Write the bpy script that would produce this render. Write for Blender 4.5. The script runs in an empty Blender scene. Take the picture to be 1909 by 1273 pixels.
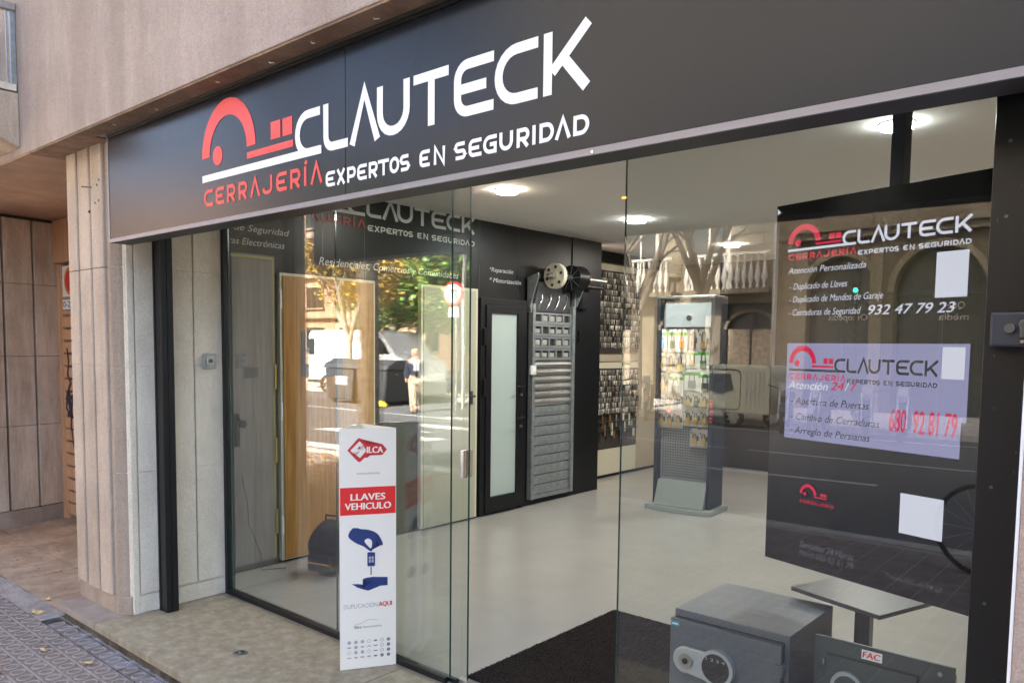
import bpy, bmesh, math, random
from mathutils import Vector, Matrix
R = math.radians
rnd = random.Random(7)
S = bpy.context.scene
col = S.collection

# ---------------------------------------------------------------- camera
F_PX, CX, CY, W_PX, H_PX = 1453.8, 954.5, 749.9, 1909.0, 1273.0
def cam_axes(y, p, r):
    cy, sy, cp, sp = math.cos(y), math.sin(y), math.cos(p), math.sin(p)
    f = Vector((sy*cp, cy*cp, sp)); right = Vector((cy, -sy, 0)); up = right.cross(f)
    c, s = math.cos(r), math.sin(r)
    return right*c + up*s, up*c - right*s, f
ax_r, ax_u, ax_f = cam_axes(-.71051151, -.0725013, .01155107)
cam_d = bpy.data.cameras.new('camera')
cam = bpy.data.objects.new('camera', cam_d); col.objects.link(cam)
m = Matrix((( ax_r.x, ax_u.x, -ax_f.x, 0.0), (ax_r.y, ax_u.y, -ax_f.y, -2.573), (ax_r.z, ax_u.z, -ax_f.z, 1.62), (0, 0, 0, 1)))
cam.matrix_world = m
cam_d.sensor_fit = 'HORIZONTAL'; cam_d.sensor_width = 36
cam_d.lens = F_PX/W_PX*36
cam_d.shift_y = (CY - H_PX/2)/W_PX
cam_d.clip_start = .05; cam_d.clip_end = 2000
S.camera = cam

# ---------------------------------------------------------------- sky, sun, exposure
SUN_EL, SUN_FROM = R(40), Vector((.10, .995, 0)).normalized()
world = bpy.data.worlds.new('World'); S.world = world; world.use_nodes = True
wn = world.node_tree.nodes; wn.clear()
sky = wn.new('ShaderNodeTexSky'); sky.sky_type = 'NISHITA'; sky.sun_disc = False
sky.sun_elevation = SUN_EL; sky.sun_rotation = math.atan2(SUN_FROM.x, SUN_FROM.y)
sky.air_density = .7; sky.dust_density = 7.0; sky.ozone_density = .2
bg = wn.new('ShaderNodeBackground'); bg.inputs[1].default_value = .12
wo = wn.new('ShaderNodeOutputWorld')
world.node_tree.links.new(sky.outputs[0], bg.inputs[0]); world.node_tree.links.new(bg.outputs[0], wo.inputs[0])
sun_d = bpy.data.lights.new('sun', 'SUN'); sun_d.energy = 5.0; sun_d.angle = R(2.0); sun_d.color = (1, .94, .85)
sun = bpy.data.objects.new('sun', sun_d); col.objects.link(sun)
sdir = Vector((SUN_FROM.x*math.cos(SUN_EL), SUN_FROM.y*math.cos(SUN_EL), math.sin(SUN_EL)))
sun.rotation_euler = sdir.to_track_quat('Z', 'Y').to_euler(); sun.location = (0, 0, 30)
S.view_settings.view_transform = 'Standard'; S.view_settings.look = 'None'
S.view_settings.exposure = 3.65; S.view_settings.gamma = 1
S.view_settings.use_curve_mapping = False
S.render.engine = 'CYCLES'
cy_ = S.cycles
cy_.max_bounces = 10; cy_.diffuse_bounces = 6; cy_.glossy_bounces = 5; cy_.transmission_bounces = 4
cy_.transparent_max_bounces = 24; cy_.use_denoising = True
cy_.sample_clamp_indirect = 6; cy_.caustics_reflective = False; cy_.caustics_refractive = False
cy_.blur_glossy = .6

# ---------------------------------------------------------------- materials
MATS = {}
def nt(name):
    mt = bpy.data.materials.new(name); mt.use_nodes = True
    t = mt.node_tree; t.nodes.clear()
    return mt, t, t.nodes.new('ShaderNodeOutputMaterial')
def mat(name, c, rough=.6, metal=0, var=0.0, vscale=6, bump=0.0, bscale=60, spec=.5, streak=None, emis=None, c2=None, detail=6, stain=0.0):
    """plain surface: colour with noise variation (var), fine bump, optional second colour in patches"""
    mt, t, out = nt(name); N, L = t.nodes, t.links
    b = N.new('ShaderNodeBsdfPrincipled')
    b.inputs['Base Color'].default_value = (*c, 1); b.inputs['Roughness'].default_value = rough
    b.inputs['Metallic'].default_value = metal; b.inputs['Specular IOR Level'].default_value = spec
    L.new(b.outputs[0], out.inputs[0])
    tc = N.new('ShaderNodeTexCoord')
    src = tc.outputs['Object']
    if streak:
        mp = N.new('ShaderNodeMapping'); mp.inputs['Scale'].default_value = streak; L.new(src, mp.inputs[0]); src = mp.outputs[0]
    if var or c2:
        n = N.new('ShaderNodeTexNoise'); n.inputs['Scale'].default_value = vscale; n.inputs['Detail'].default_value = detail; n.inputs['Roughness'].default_value = .65
        L.new(src, n.inputs['Vector'])
        cr = N.new('ShaderNodeValToRGB'); L.new(n.outputs[0], cr.inputs[0])
        lo = c2 if c2 else tuple(max(0, x*(1-var)) for x in c)
        hi = tuple(min(1, x*(1+var)) for x in c)
        cr.color_ramp.elements[0].position = .33; cr.color_ramp.elements[1].position = .68
        cr.color_ramp.elements[0].color = (*lo, 1); cr.color_ramp.elements[1].color = (*hi, 1)
        last = cr.outputs[0]
        if stain:
            n3 = N.new('ShaderNodeTexNoise'); n3.inputs['Scale'].default_value = vscale*.23; n3.inputs['Detail'].default_value = 8
            n3.inputs['Roughness'].default_value = .7; L.new(src, n3.inputs['Vector'])
            mr = N.new('ShaderNodeMapRange'); mr.inputs[1].default_value = .5; mr.inputs[2].default_value = .72
            mr.inputs[3].default_value = 1; mr.inputs[4].default_value = 1-stain; L.new(n3.outputs[0], mr.inputs[0])
            mx = N.new('ShaderNodeVectorMath'); mx.operation = 'SCALE'; L.new(last, mx.inputs[0]); L.new(mr.outputs[0], mx.inputs['Scale'])
            last = mx.outputs[0]
        L.new(last, b.inputs['Base Color'])
        if var >= .08:
          mr2 = N.new('ShaderNodeMapRange'); mr2.inputs[3].default_value = max(.02, rough-.1); mr2.inputs[4].default_value = min(1, rough+.12)
          L.new(n.outputs[0], mr2.inputs[0]); L.new(mr2.outputs[0], b.inputs['Roughness'])
    if bump:
        n2 = N.new('ShaderNodeTexNoise'); n2.inputs['Scale'].default_value = bscale; n2.inputs['Detail'].default_value = 5
        L.new(src, n2.inputs['Vector'])
        bp = N.new('ShaderNodeBump'); bp.inputs['Strength'].default_value = bump; bp.inputs['Distance'].default_value = .01
        L.new(n2.outputs[0], bp.inputs['Height']); L.new(bp.outputs[0], b.inputs['Normal'])
    if emis:
        b.inputs['Emission Color'].default_value = (*emis[:3], 1); b.inputs['Emission Strength'].default_value = emis[3]
    MATS[name] = mt
    return mt
def emit(name, c, s):
    mt, t, out = nt(name); e = t.nodes.new('ShaderNodeEmission'); e.inputs[0].default_value = (*c, 1); e.inputs[1].default_value = s
    t.links.new(e.outputs[0], out.inputs[0]); MATS[name] = mt; return mt
def glass(name, tint, r0, rough=0.0, power=4.5):
    """coated shop glass: see-through with a mirror part that grows towards grazing"""
    mt, t, out = nt(name); N, L = t.nodes, t.links
    tr = N.new('ShaderNodeBsdfTransparent'); tr.inputs[0].default_value = (*tint, 1)
    gl = N.new('ShaderNodeBsdfGlossy'); gl.inputs['Roughness'].default_value = rough; gl.inputs[0].default_value = (1, 1, 1, 1)
    lw = N.new('ShaderNodeLayerWeight'); lw.inputs[0].default_value = .5
    pw = N.new('ShaderNodeMath'); pw.operation = 'POWER'; pw.inputs[1].default_value = power; L.new(lw.outputs['Facing'], pw.inputs[0])
    mr = N.new('ShaderNodeMapRange'); mr.inputs[3].default_value = r0; mr.inputs[4].default_value = 1; L.new(pw.outputs[0], mr.inputs[0])
    # faint waviness of float glass
    tc = N.new('ShaderNodeTexCoord'); nz = N.new('ShaderNodeTexNoise'); nz.inputs['Scale'].default_value = .9; nz.inputs['Detail'].default_value = 1
    L.new(tc.outputs['Object'], nz.inputs['Vector']); bp = N.new('ShaderNodeBump'); bp.inputs['Strength'].default_value = .10; bp.inputs['Distance'].default_value = .01
    L.new(nz.outputs[0], bp.inputs['Height']); L.new(bp.outputs[0], gl.inputs['Normal'])
    mx = N.new('ShaderNodeMixShader'); L.new(mr.outputs[0], mx.inputs[0]); L.new(tr.outputs[0], mx.inputs[1]); L.new(gl.outputs[0], mx.inputs[2])
    L.new(mx.outputs[0], out.inputs[0]); MATS[name] = mt; return mt
def concrete(name, c, pits=.55, scale=1.0, stain=.18, rough=.9, bump=.6):
    """cast stone with pores, blotches and rain streaks"""
    mt, t, out = nt(name); N, L = t.nodes, t.links
    b = N.new('ShaderNodeBsdfPrincipled'); b.inputs['Roughness'].default_value = rough; b.inputs['Specular IOR Level'].default_value = .25
    L.new(b.outputs[0], out.inputs[0]); tc = N.new('ShaderNodeTexCoord'); o = tc.outputs['Object']
    def noise(s, d, r=.6, v=None):
        n = N.new('ShaderNodeTexNoise'); n.inputs['Scale'].default_value = s*scale; n.inputs['Detail'].default_value = d; n.inputs['Roughness'].default_value = r
        L.new(v or o, n.inputs['Vector']); return n.outputs[0]
    def ramp(x, a, bb, ca, cb):
        r_ = N.new('ShaderNodeValToRGB'); r_.color_ramp.elements[0].position = a; r_.color_ramp.elements[1].position = bb
        r_.color_ramp.elements[0].color = (*ca, 1); r_.color_ramp.elements[1].color = (*cb, 1); L.new(x, r_.inputs[0]); return r_.outputs[0]
    def mul(x, y):
        m_ = N.new('ShaderNodeMix'); m_.data_type = 'RGBA'; m_.blend_type = 'MULTIPLY'; m_.inputs[0].default_value = 1
        L.new(x, m_.inputs[6]); L.new(y, m_.inputs[7]); return m_.outputs[2]
    base = ramp(noise(2.2, 8), .35, .68, tuple(x*.86 for x in c), tuple(min(1, x*1.08) for x in c))
    mp = N.new('ShaderNodeMapping'); mp.inputs['Scale'].default_value = (1, 1, .18); L.new(o, mp.inputs[0])
    st = ramp(noise(5, 6, .7, mp.outputs[0]), .42, .62, (1-stain, 1-stain*1.1, 1-stain*1.25), (1, 1, 1))
    grain = ramp(noise(170, 3), .3, .62, (.80, .79, .78), (1.06, 1.06, 1.06))
    pit = ramp(noise(75, 4, .75), .30, .40, (1-pits, 1-pits*1.04, 1-pits*1.1), (1, 1, 1))
    L.new(mul(mul(mul(base, st), grain), pit), b.inputs['Base Color'])
    h1 = noise(70, 6, .75); h2 = noise(12, 4)
    ad = N.new('ShaderNodeMath'); ad.operation = 'MULTIPLY_ADD'; ad.inputs[1].default_value = 2.0; L.new(h2, ad.inputs[0]); L.new(h1, ad.inputs[2])
    bp = N.new('ShaderNodeBump'); bp.inputs['Strength'].default_value = bump; bp.inputs['Distance'].default_value = .008
    L.new(ad.outputs[0], bp.inputs['Height']); L.new(bp.outputs[0], b.inputs['Normal'])
    MATS[name] = mt; return mt
def wood(name, c1, c2, scale=(14, 14, .9), rough=.45, bump=.15):
    mt, t, out = nt(name); N, L = t.nodes, t.links
    b = N.new('ShaderNodeBsdfPrincipled'); b.inputs['Roughness'].default_value = rough; L.new(b.outputs[0], out.inputs[0])
    tc = N.new('ShaderNodeTexCoord'); mp = N.new('ShaderNodeMapping'); mp.inputs['Scale'].default_value = scale; L.new(tc.outputs['Object'], mp.inputs[0])
    n = N.new('ShaderNodeTexNoise'); n.inputs['Scale'].default_value = 2.5; n.inputs['Detail'].default_value = 8; n.inputs['Distortion'].default_value = .6; L.new(mp.outputs[0], n.inputs['Vector'])
    cr = N.new('ShaderNodeValToRGB'); cr.color_ramp.elements[0].position = .35; cr.color_ramp.elements[1].position = .66
    cr.color_ramp.elements[0].color = (*c1, 1); cr.color_ramp.elements[1].color = (*c2, 1); L.new(n.outputs[0], cr.inputs[0]); L.new(cr.outputs[0], b.inputs['Base Color'])
    bp = N.new('ShaderNodeBump'); bp.inputs['Strength'].default_value = bump; bp.inputs['Distance'].default_value = .003; L.new(n.outputs[0], bp.inputs['Height']); L.new(bp.outputs[0], b.inputs['Normal'])
    MATS[name] = mt; return mt

concrete('render_wall', (.46, .38, .33), pits=.25, stain=.14, bump=.35)
concrete('stone', (.57, .47, .375), pits=.38, stain=.16)
concrete('stone_lightened', (.68, .57, .45), pits=.34, stain=.3)  # paler copy of stone, colour lifted to make up for weak portal light
concrete('stone_groove', (.11, .085, .065), pits=.5)  # dark joint stone, shade put into the colour so flutes read deeper
concrete('stone_painted', (.83, .765, .62), pits=.10, stain=.08, bump=.9)
concrete('stone_rough', (.43, .345, .27), pits=.55, scale=.8)
concrete('pink_wall', (.50, .39, .32), pits=.22, stain=.06, scale=1.4, bump=.8)
concrete('soffit', (.33, .225, .155), pits=.25, stain=.3, bump=.3)
concrete('tan_soffit', (.48, .33, .235), pits=.06, stain=.12, bump=.12)
concrete('ledge', (.38, .33, .24), pits=.5, stain=.28, scale=3.2, rough=.5, bump=.15)
concrete('ledge_stone', (.38, .32, .275), pits=.25, stain=.2, rough=.6, bump=.2)
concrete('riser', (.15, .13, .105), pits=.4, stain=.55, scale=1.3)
concrete('tile', (.27, .225, .20), pits=.25, stain=.2, scale=.9, bump=.3)
concrete('tile_ridge', (.40, .35, .325), pits=.2, stain=.15)
concrete('entrance_slab', (.52, .385, .28), pits=.15, stain=.3, scale=.8, bump=.15)
concrete('kerb', (.46, .44, .41), pits=.3)
concrete('far_stone', (.22, .19, .14), pits=.2, stain=.3, scale=.2)
concrete('far_stone_dark', (.12, .10, .073), pits=.2, stain=.3, scale=.2)
concrete('far_pink', (.42, .27, .19), pits=.1, stain=.2, scale=.15)
mat('asphalt', (.062, .062, .068), .85, var=.25, vscale=30, bump=.4, bscale=150)
mat('road_paint', (.42, .42, .41), .6, var=.15, vscale=20)
mat('cement', (.30, .265, .24), .9, var=.25, vscale=9, bump=.8, bscale=40, stain=.35)
mat('dust', (.52, .50, .52), .95, var=.2, vscale=14)
mat('black_metal', (.012, .012, .012), .36, spec=.3, bump=.02, bscale=200)
mat('black_wall', (.008, .008, .008), .36, spec=.28)
mat('black_frame', (.009, .010, .011), .38, spec=.3)
mat('sign_face', (.007, .012, .020), .22, spec=.27)
mat('sign_edge', (.20, .20, .23), .38, metal=.6, var=.06, vscale=20, streak=(1, 1, 30))
mat('sign_under', (.020, .019, .018), .5)
mat('vinyl_white', (.86, .87, .88), .4)
mat('vinyl_red', (.80, .045, .035), .4)
mat('wall_white', (.55, .56, .55), .5)
mat('wall_red', (.35, .02, .02), .5)
mat('floor', (.345, .33, .305), .25, var=.05, vscale=2.4, detail=10, bump=.05, bscale=90, spec=.5)
mat('ceiling', (.78, .755, .72), .9)
mat('beige_wall', (.42, .35, .255), .8, var=.05)
mat('mat_pile', (.020, .0155, .0145), 1.0, var=.35, vscale=120, bump=.5, bscale=260, spec=.1)
wood('grey_wood', (.13, .115, .105), (.19, .175, .165), rough=.5)
wood('oak', (.27, .125, .022), (.42, .215, .05), rough=.4)
wood('tan_wood', (.52, .28, .14), (.62, .36, .20), scale=(9, 9, .7), rough=.6)
mat('steel', (.42, .42, .41), .34, metal=.9, var=.1, vscale=30)
mat('dark_steel', (.10, .105, .11), .4, metal=.7)
mat('bright_steel', (.75, .74, .72), .16, metal=1)
mat('brass', (.66, .50, .16), .3, metal=.9)
mat('galvanised', (.32, .345, .35), .42, metal=.6, var=.2, vscale=18)
mat('cream', (.58, .55, .42), .55)
mat('white_door', (.40, .40, .30), .45)
mat('white_plastic', (.70, .70, .68), .4)
mat('card_white', (.90, .845, .73), .45)
mat('card_edge', (.62, .60, .57), .6)
mat('frosted', (.40, .47, .44), .55)
mat('navy', (.012, .035, .16), .5)
mat('ink_red', (.78, .016, .014), .5)
mat('ink_key', (.60, .022, .028), .5)
mat('ink_grey', (.22, .22, .24), .6)
mat('ink_light', (.45, .42, .42), .6)
mat('safe_grey', (.095, .105, .118), .42, var=.05, vscale=60, bump=.06, bscale=400)
mat('safe_green', (.052, .068, .068), .45, var=.05, vscale=60)
mat('chrome_white', (.46, .48, .49), .28, metal=.4)
mat('dial_black', (.02, .02, .022), .3)
mat('table_top', (.055, .058, .062), .35, var=.15, vscale=10)
mat('label_teal', (.02, .33, .42), .5)
mat('rack_dark', (.020, .026, .040), .45)
mat('rack_grey', (.20, .205, .205), .5)
mat('rack_base', (.24, .27, .255), .45)
mat('rack_header', (.40, .43, .44), .4)
mat('hole', (.03, .03, .03), .9)
mat('screen_black', (.006, .007, .008), .22, spec=.3)
mat('backpack', (.022, .024, .028), .9, bump=.5, bscale=60)
mat('pack_white', (.62, .62, .58), .3); mat('pack_green', (.06, .34, .045), .35); mat('pack_grey', (.34, .32, .29), .35)
mat('lock_blue', (.01, .27, .55), .35); mat('lock_green', (.07, .14, .06), .4); mat('lock_orange', (.75, .26, .03), .4)
mat('lock_brass', (.50, .33, .10), .35, metal=.5); mat('lock_dark', (.05, .045, .04), .4); mat('price_yellow', (.85, .62, .22), .6)
mat('key_metal', (.50, .45, .37), .3, metal=.5); mat('key_bright', (.85, .80, .70), .35); mat('key_dark', (.05, .04, .035), .5)
emit('screen_white', (.86, .86, 1.0), .066); emit('screen_red', (.95, .035, .11), .058)
emit('screen_lavender', (.50, .48, .78), .052); emit('screen_grey_text', (.20, .20, .24), .04)
mat('screen_ink', (.02, .025, .05), .4)
emit('screen_ink_blue', (.03, .04, .10), .6)
emit('lamp_warm', (1, .86, .68), 8); emit('lamp_white', (.95, 1, .97), 8)
emit('led_green', (.02, .9, .35), 3); emit('led_red', (1, .05, .02), .6); emit('orange_glow', (1, .35, .05), .3)
glass('shop_glass', (.955, .975, .965), .060, power=4.5)
glass('far_glass', (.35, .40, .40), .12)
mat('glass_edge', (.012, .055, .045), .15)
mat('bark', (.26, .215, .16), .9, var=.45, vscale=9, bump=.8, bscale=18)
mat('bark_dark', (.10, .08, .06), .95, var=.3, vscale=12, bump=.8, bscale=20)
mat('leaf_green', (.12, .21, .035), .6, var=.45, vscale=1.3)
mat('leaf_dark', (.05, .11, .030), .6, var=.4, vscale=1.3)
mat('leaf_yellow', (.40, .27, .045), .6, var=.35, vscale=1.5)
mat('dry_leaf', (.56, .42, .20), .8, var=.25, vscale=30)
mat('dry_leaf_brown', (.26, .14, .06), .8, var=.3, vscale=30)
mat('van_white', (.78, .79, .80), .25); mat('car_grey', (.30, .31, .32), .25, metal=.5); mat('tyre', (.02, .02, .02), .8)
mat('window_dark', (.015, .02, .022), .08, spec=.8); mat('bin_grey', (.030, .032, .036), .55); mat('yellow', (.75, .55, .02), .6)
mat('skin', (.45, .26, .18), .6); mat('hair', (.05, .035, .025), .8); mat('navy_cloth', (.012, .018, .04), .8); mat('beige_cloth', (.42, .33, .24), .85); mat('shoe', (.02, .018, .016), .5)
mat('white_iron', (.42, .40, .36), .5); mat('shop_dark', (.012, .013, .014), .3)
mat('graffiti', (.02, .02, .03), .7); mat('sign_red', (.65, .03, .02), .5); mat('sign_orange', (.75, .30, .05), .5)
mat('sign_blue', (.03, .08, .35), .4)
mat('cable_black', (.01, .01, .01), .6)
mat('door_lime', (.30, .27, .055), .5)

# ---------------------------------------------------------------- mesh helpers
class MB:
    def __init__(s): s.v, s.f, s.sm = [], [], []
    def add(s, vs, fs, smooth=False):
        o = len(s.v); s.v += [tuple(x) for x in vs]
        for f in fs: s.f.append(tuple(i+o for i in f)); s.sm.append(smooth)
        return s
    def box(s, x0, x1, y0, y1, z0, z1):
        return s.add([(x0,y0,z0),(x1,y0,z0),(x1,y1,z0),(x0,y1,z0),(x0,y0,z1),(x1,y0,z1),(x1,y1,z1),(x0,y1,z1)],
                     [(0,3,2,1),(4,5,6,7),(0,1,5,4),(1,2,6,5),(2,3,7,6),(3,0,4,7)])
    def obox(s, c, u, v, w, su, sv, sw):
        """box round c along unit axes u, v, w with full sizes"""
        c, u, v, w = Vector(c), Vector(u)*su/2, Vector(v)*sv/2, Vector(w)*sw/2
        if u.cross(v).dot(w) < 0: w = -w
        P = [c+a*u+b*v+d*w for d in (-1,1) for (a,b) in ((-1,-1),(1,-1),(1,1),(-1,1))]
        return s.add(P, [(0,3,2,1),(4,5,6,7),(0,1,5,4),(1,2,6,5),(2,3,7,6),(3,0,4,7)])
    def tube(s, pts, r, n=10, caps=True, radii=None):
        pts = [Vector(p) for p in pts]; rings = []
        up = Vector((0,0,1)); prev = None
        for i, p in enumerate(pts):
            d = (pts[min(i+1, len(pts)-1)] - pts[max(i-1, 0)]).normalized()
            if prev is None:
                a = d.cross(up); a = a if a.length > .05 else d.cross(Vector((1,0,0))); a.normalize()
            else:
                a = prev - d*prev.dot(d); a = a if a.length > 1e-4 else d.cross(up); a.normalize()
            prev = a; b = d.cross(a); rr = radii[i] if radii else r
            rings.append([p + (a*math.cos(2*math.pi*k/n) + b*math.sin(2*math.pi*k/n))*rr for k in range(n)])
        vs = [q for g in rings for q in g]; fs = []
        for i in range(len(rings)-1):
            for k in range(n):
                fs.append((i*n+k, i*n+(k+1) % n, (i+1)*n+(k+1) % n, (i+1)*n+k))
        s.add(vs, fs, True)
        if caps:
            s.add(rings[0], [tuple(reversed(range(n)))]); s.add(rings[-1], [tuple(range(n))])
        return s
    def prism(s, poly, o, u, v, w, d0, d1):
        """polygon in (u,v) pushed along w from d0 to d1"""
        o, u, v, w = Vector(o), Vector(u), Vector(v), Vector(w)
        if sum(poly[i][0]*poly[(i+1) % len(poly)][1] - poly[(i+1) % len(poly)][0]*poly[i][1] for i in range(len(poly))) < 0: poly = poly[::-1]
        if u.cross(v).dot(w) < 0: poly = poly[::-1]
        n = len(poly)
        vs = [o+u*a+v*b+w*d for d in (d0, d1) for a, b in poly]
        return s.add(vs, [tuple(reversed(range(n))), tuple(range(n, 2*n))] + [(i, (i+1) % n, n+(i+1) % n, n+i) for i in range(n)])
    def sheet(s, pts): return s.add(pts, [tuple(range(len(pts)))])
    def mesh(s, name, m, bevel=0, off=(0,0,0)):
        me = bpy.data.meshes.new(name)
        ox, oy, oz = off
        me.from_pydata([(a-ox, b-oy, c-oz) for a, b, c in s.v], [], s.f)
        me.polygons.foreach_set('use_smooth', s.sm)
        me.materials.append(MATS[m])
        if bevel:
            bm = bmesh.new(); bm.from_mesh(me)
            bmesh.ops.remove_doubles(bm, verts=bm.verts, dist=1e-6)
            es = [e for e in bm.edges if len(e.link_faces) == 2 and e.calc_face_angle(0) > .5]
            bmesh.ops.bevel(bm, geom=es, offset=bevel, segments=2, affect='EDGES', profile=.6, clamp_overlap=True)
            bm.to_mesh(me); bm.free()
        return me
    def build(s, name, m, parent=None, label=None, bevel=0, kind=None, local=False):
        off = (0, 0, 0)
        if parent is not None and not local:
            p = parent; o = Vector((0, 0, 0))
            while p is not None: o += p.location; p = p.parent
            off = o
        me = s.mesh(name, m, bevel, off)
        ob = bpy.data.objects.new(name, me); col.objects.link(ob)
        if parent is not None: ob.parent = parent
        if label: ob['label'] = label
        if kind: ob['kind'] = kind
        return ob
def thing(name, label, cat, loc=(0, 0, 0), rz=0, group=None):
    o = bpy.data.objects.new(name, None); col.objects.link(o); o.location = loc; o.rotation_euler = (0, 0, rz); o.empty_display_size = .1
    o['label'] = label; o['category'] = cat; o['kind'] = 'thing'
    if group: o['group'] = group
    return o
def tag(o, label, cat, group=None):
    o['label'] = label; o['category'] = cat; o['kind'] = 'thing'
    if group: o['group'] = group
    return o
def structure(o): o['kind'] = 'structure'; return o
def box(name, m, parent, x0, x1, y0, y1, z0, z1, bevel=0, label=None, kind=None):
    return MB().box(x0, x1, y0, y1, z0, z1).build(name, m, parent, label, bevel, kind)
def put(name, me, parent, loc, label=None, rz=0):
    ob = bpy.data.objects.new(name, me); col.objects.link(ob); ob.parent = parent; ob.location = loc; ob.rotation_euler = (0, 0, rz)
    if label: ob['label'] = label
    return ob
def copy_thing(root, loc, rz=None, label=None):
    r = root.copy(); col.objects.link(r); r.location = loc
    if rz is not None: r.rotation_euler = (0, 0, rz)
    if label: r['label'] = label
    for ch in list(root.children):
        c = ch.copy(); col.objects.link(c); c.parent = r
        for g in list(ch.children):
            d = g.copy(); col.objects.link(d); d.parent = c
    return r

# ---------------------------------------------------------------- lettering
_fc = {}
def font2d(s, shear):
    k = (s, shear)
    if k not in _fc:
        cu = bpy.data.curves.new('t', 'FONT'); cu.body = s; cu.size = 1; cu.shear = shear; cu.resolution_u = 3
        ob = bpy.data.objects.new('t', cu); col.objects.link(ob)
        me = ob.to_mesh()
        vs = [(v.co.x, v.co.y) for v in me.vertices]; fs = [tuple(p.vertices) for p in me.polygons]
        ob.to_mesh_clear(); bpy.data.objects.remove(ob); bpy.data.curves.remove(cu)
        _fc[k] = (vs, fs)
    return _fc[k]
CAP = None
def text(s, m, parent, O, U, V, x, y, width, cap, italic=0, bold=0, depth=.0015, name='lettering'):
    """lettering on the plane O,U,V: left end x, baseline y, total width, capital height"""
    global CAP
    if CAP is None: CAP = max(v[1] for v in font2d('H', 0)[0])
    vs, fs = font2d(s, italic)
    O, U, V = Vector(O), Vector(U).normalized(), Vector(V).normalized(); Nn = U.cross(V)
    x0 = min(v[0] for v in vs); x1 = max(v[0] for v in vs)
    sx = width/(x1-x0); sy = cap/CAP
    b = MB()
    offs = [0] if not bold else [-bold, 0, bold]
    for i, o_ in enumerate(offs):
        b.add([O + U*(x+(a-x0)*sx+o_) + V*(y+c*sy+(o_*.3)) + Nn*(depth+.0002*i) for a, c in vs], fs)
    return b.build(name, m, parent)
def rounded(pts, r, n=6, closed=False):
    out = []; N_ = len(pts)
    for i, p in enumerate(pts):
        rr = r[i] if isinstance(r, (list, tuple)) else r
        if (not closed and i in (0, N_-1)) or rr <= 0: out.append(Vector(p)); continue
        p = Vector(p); a = Vector(pts[i-1]); c = Vector(pts[(i+1) % N_])
        da, dc = (a-p), (c-p); q = min(rr, da.length*.5 if 0 < i-1 or closed else da.length, dc.length*.5 if i+1 < N_-1 or closed else dc.length)
        p0 = p+da.normalized()*q; p1 = p+dc.normalized()*q
        for k in range(n+1):
            t = k/n; out.append(p0*(1-t)**2*1 + p*2*t*(1-t)*1 + p1*t*t if False else _arc(p0, p, p1, t))
    return out
def _arc(p0, p, p1, t):
    # rational quadratic with weight of a quarter circle
    w = .7071; d = (1-t)**2 + 2*w*t*(1-t) + t*t
    return (p0*(1-t)**2 + p*(2*w*t*(1-t)) + p1*t*t)/d
def ribbon(pts, wd, closed=False):
    pts = [Vector((p[0], p[1])) for p in pts]; n = len(pts); L_, R_ = [], []
    for i, p in enumerate(pts):
        a = pts[i-1] if (i > 0 or closed) else None; c = pts[(i+1) % n] if (i < n-1 or closed) else None
        d1 = (p-a).normalized() if a is not None else None; d2 = (c-p).normalized() if c is not None else None
        if d1 is None: d1 = d2
        if d2 is None: d2 = d1
        nn = Vector((-(d1.y+d2.y), d1.x+d2.x))
        if nn.length < 1e-6: nn = Vector((-d1.y, d1.x))
        nn.normalize(); k = 1/max(.5, nn.dot(Vector((-d1.y, d1.x))))
        L_.append(p+nn*wd/2*k); R_.append(p-nn*wd/2*k)
    vs = L_+R_; fs = [(n+i, n+(i+1) % n, (i+1) % n, i) for i in range(n if closed else n-1)]
    return vs, fs
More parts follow.
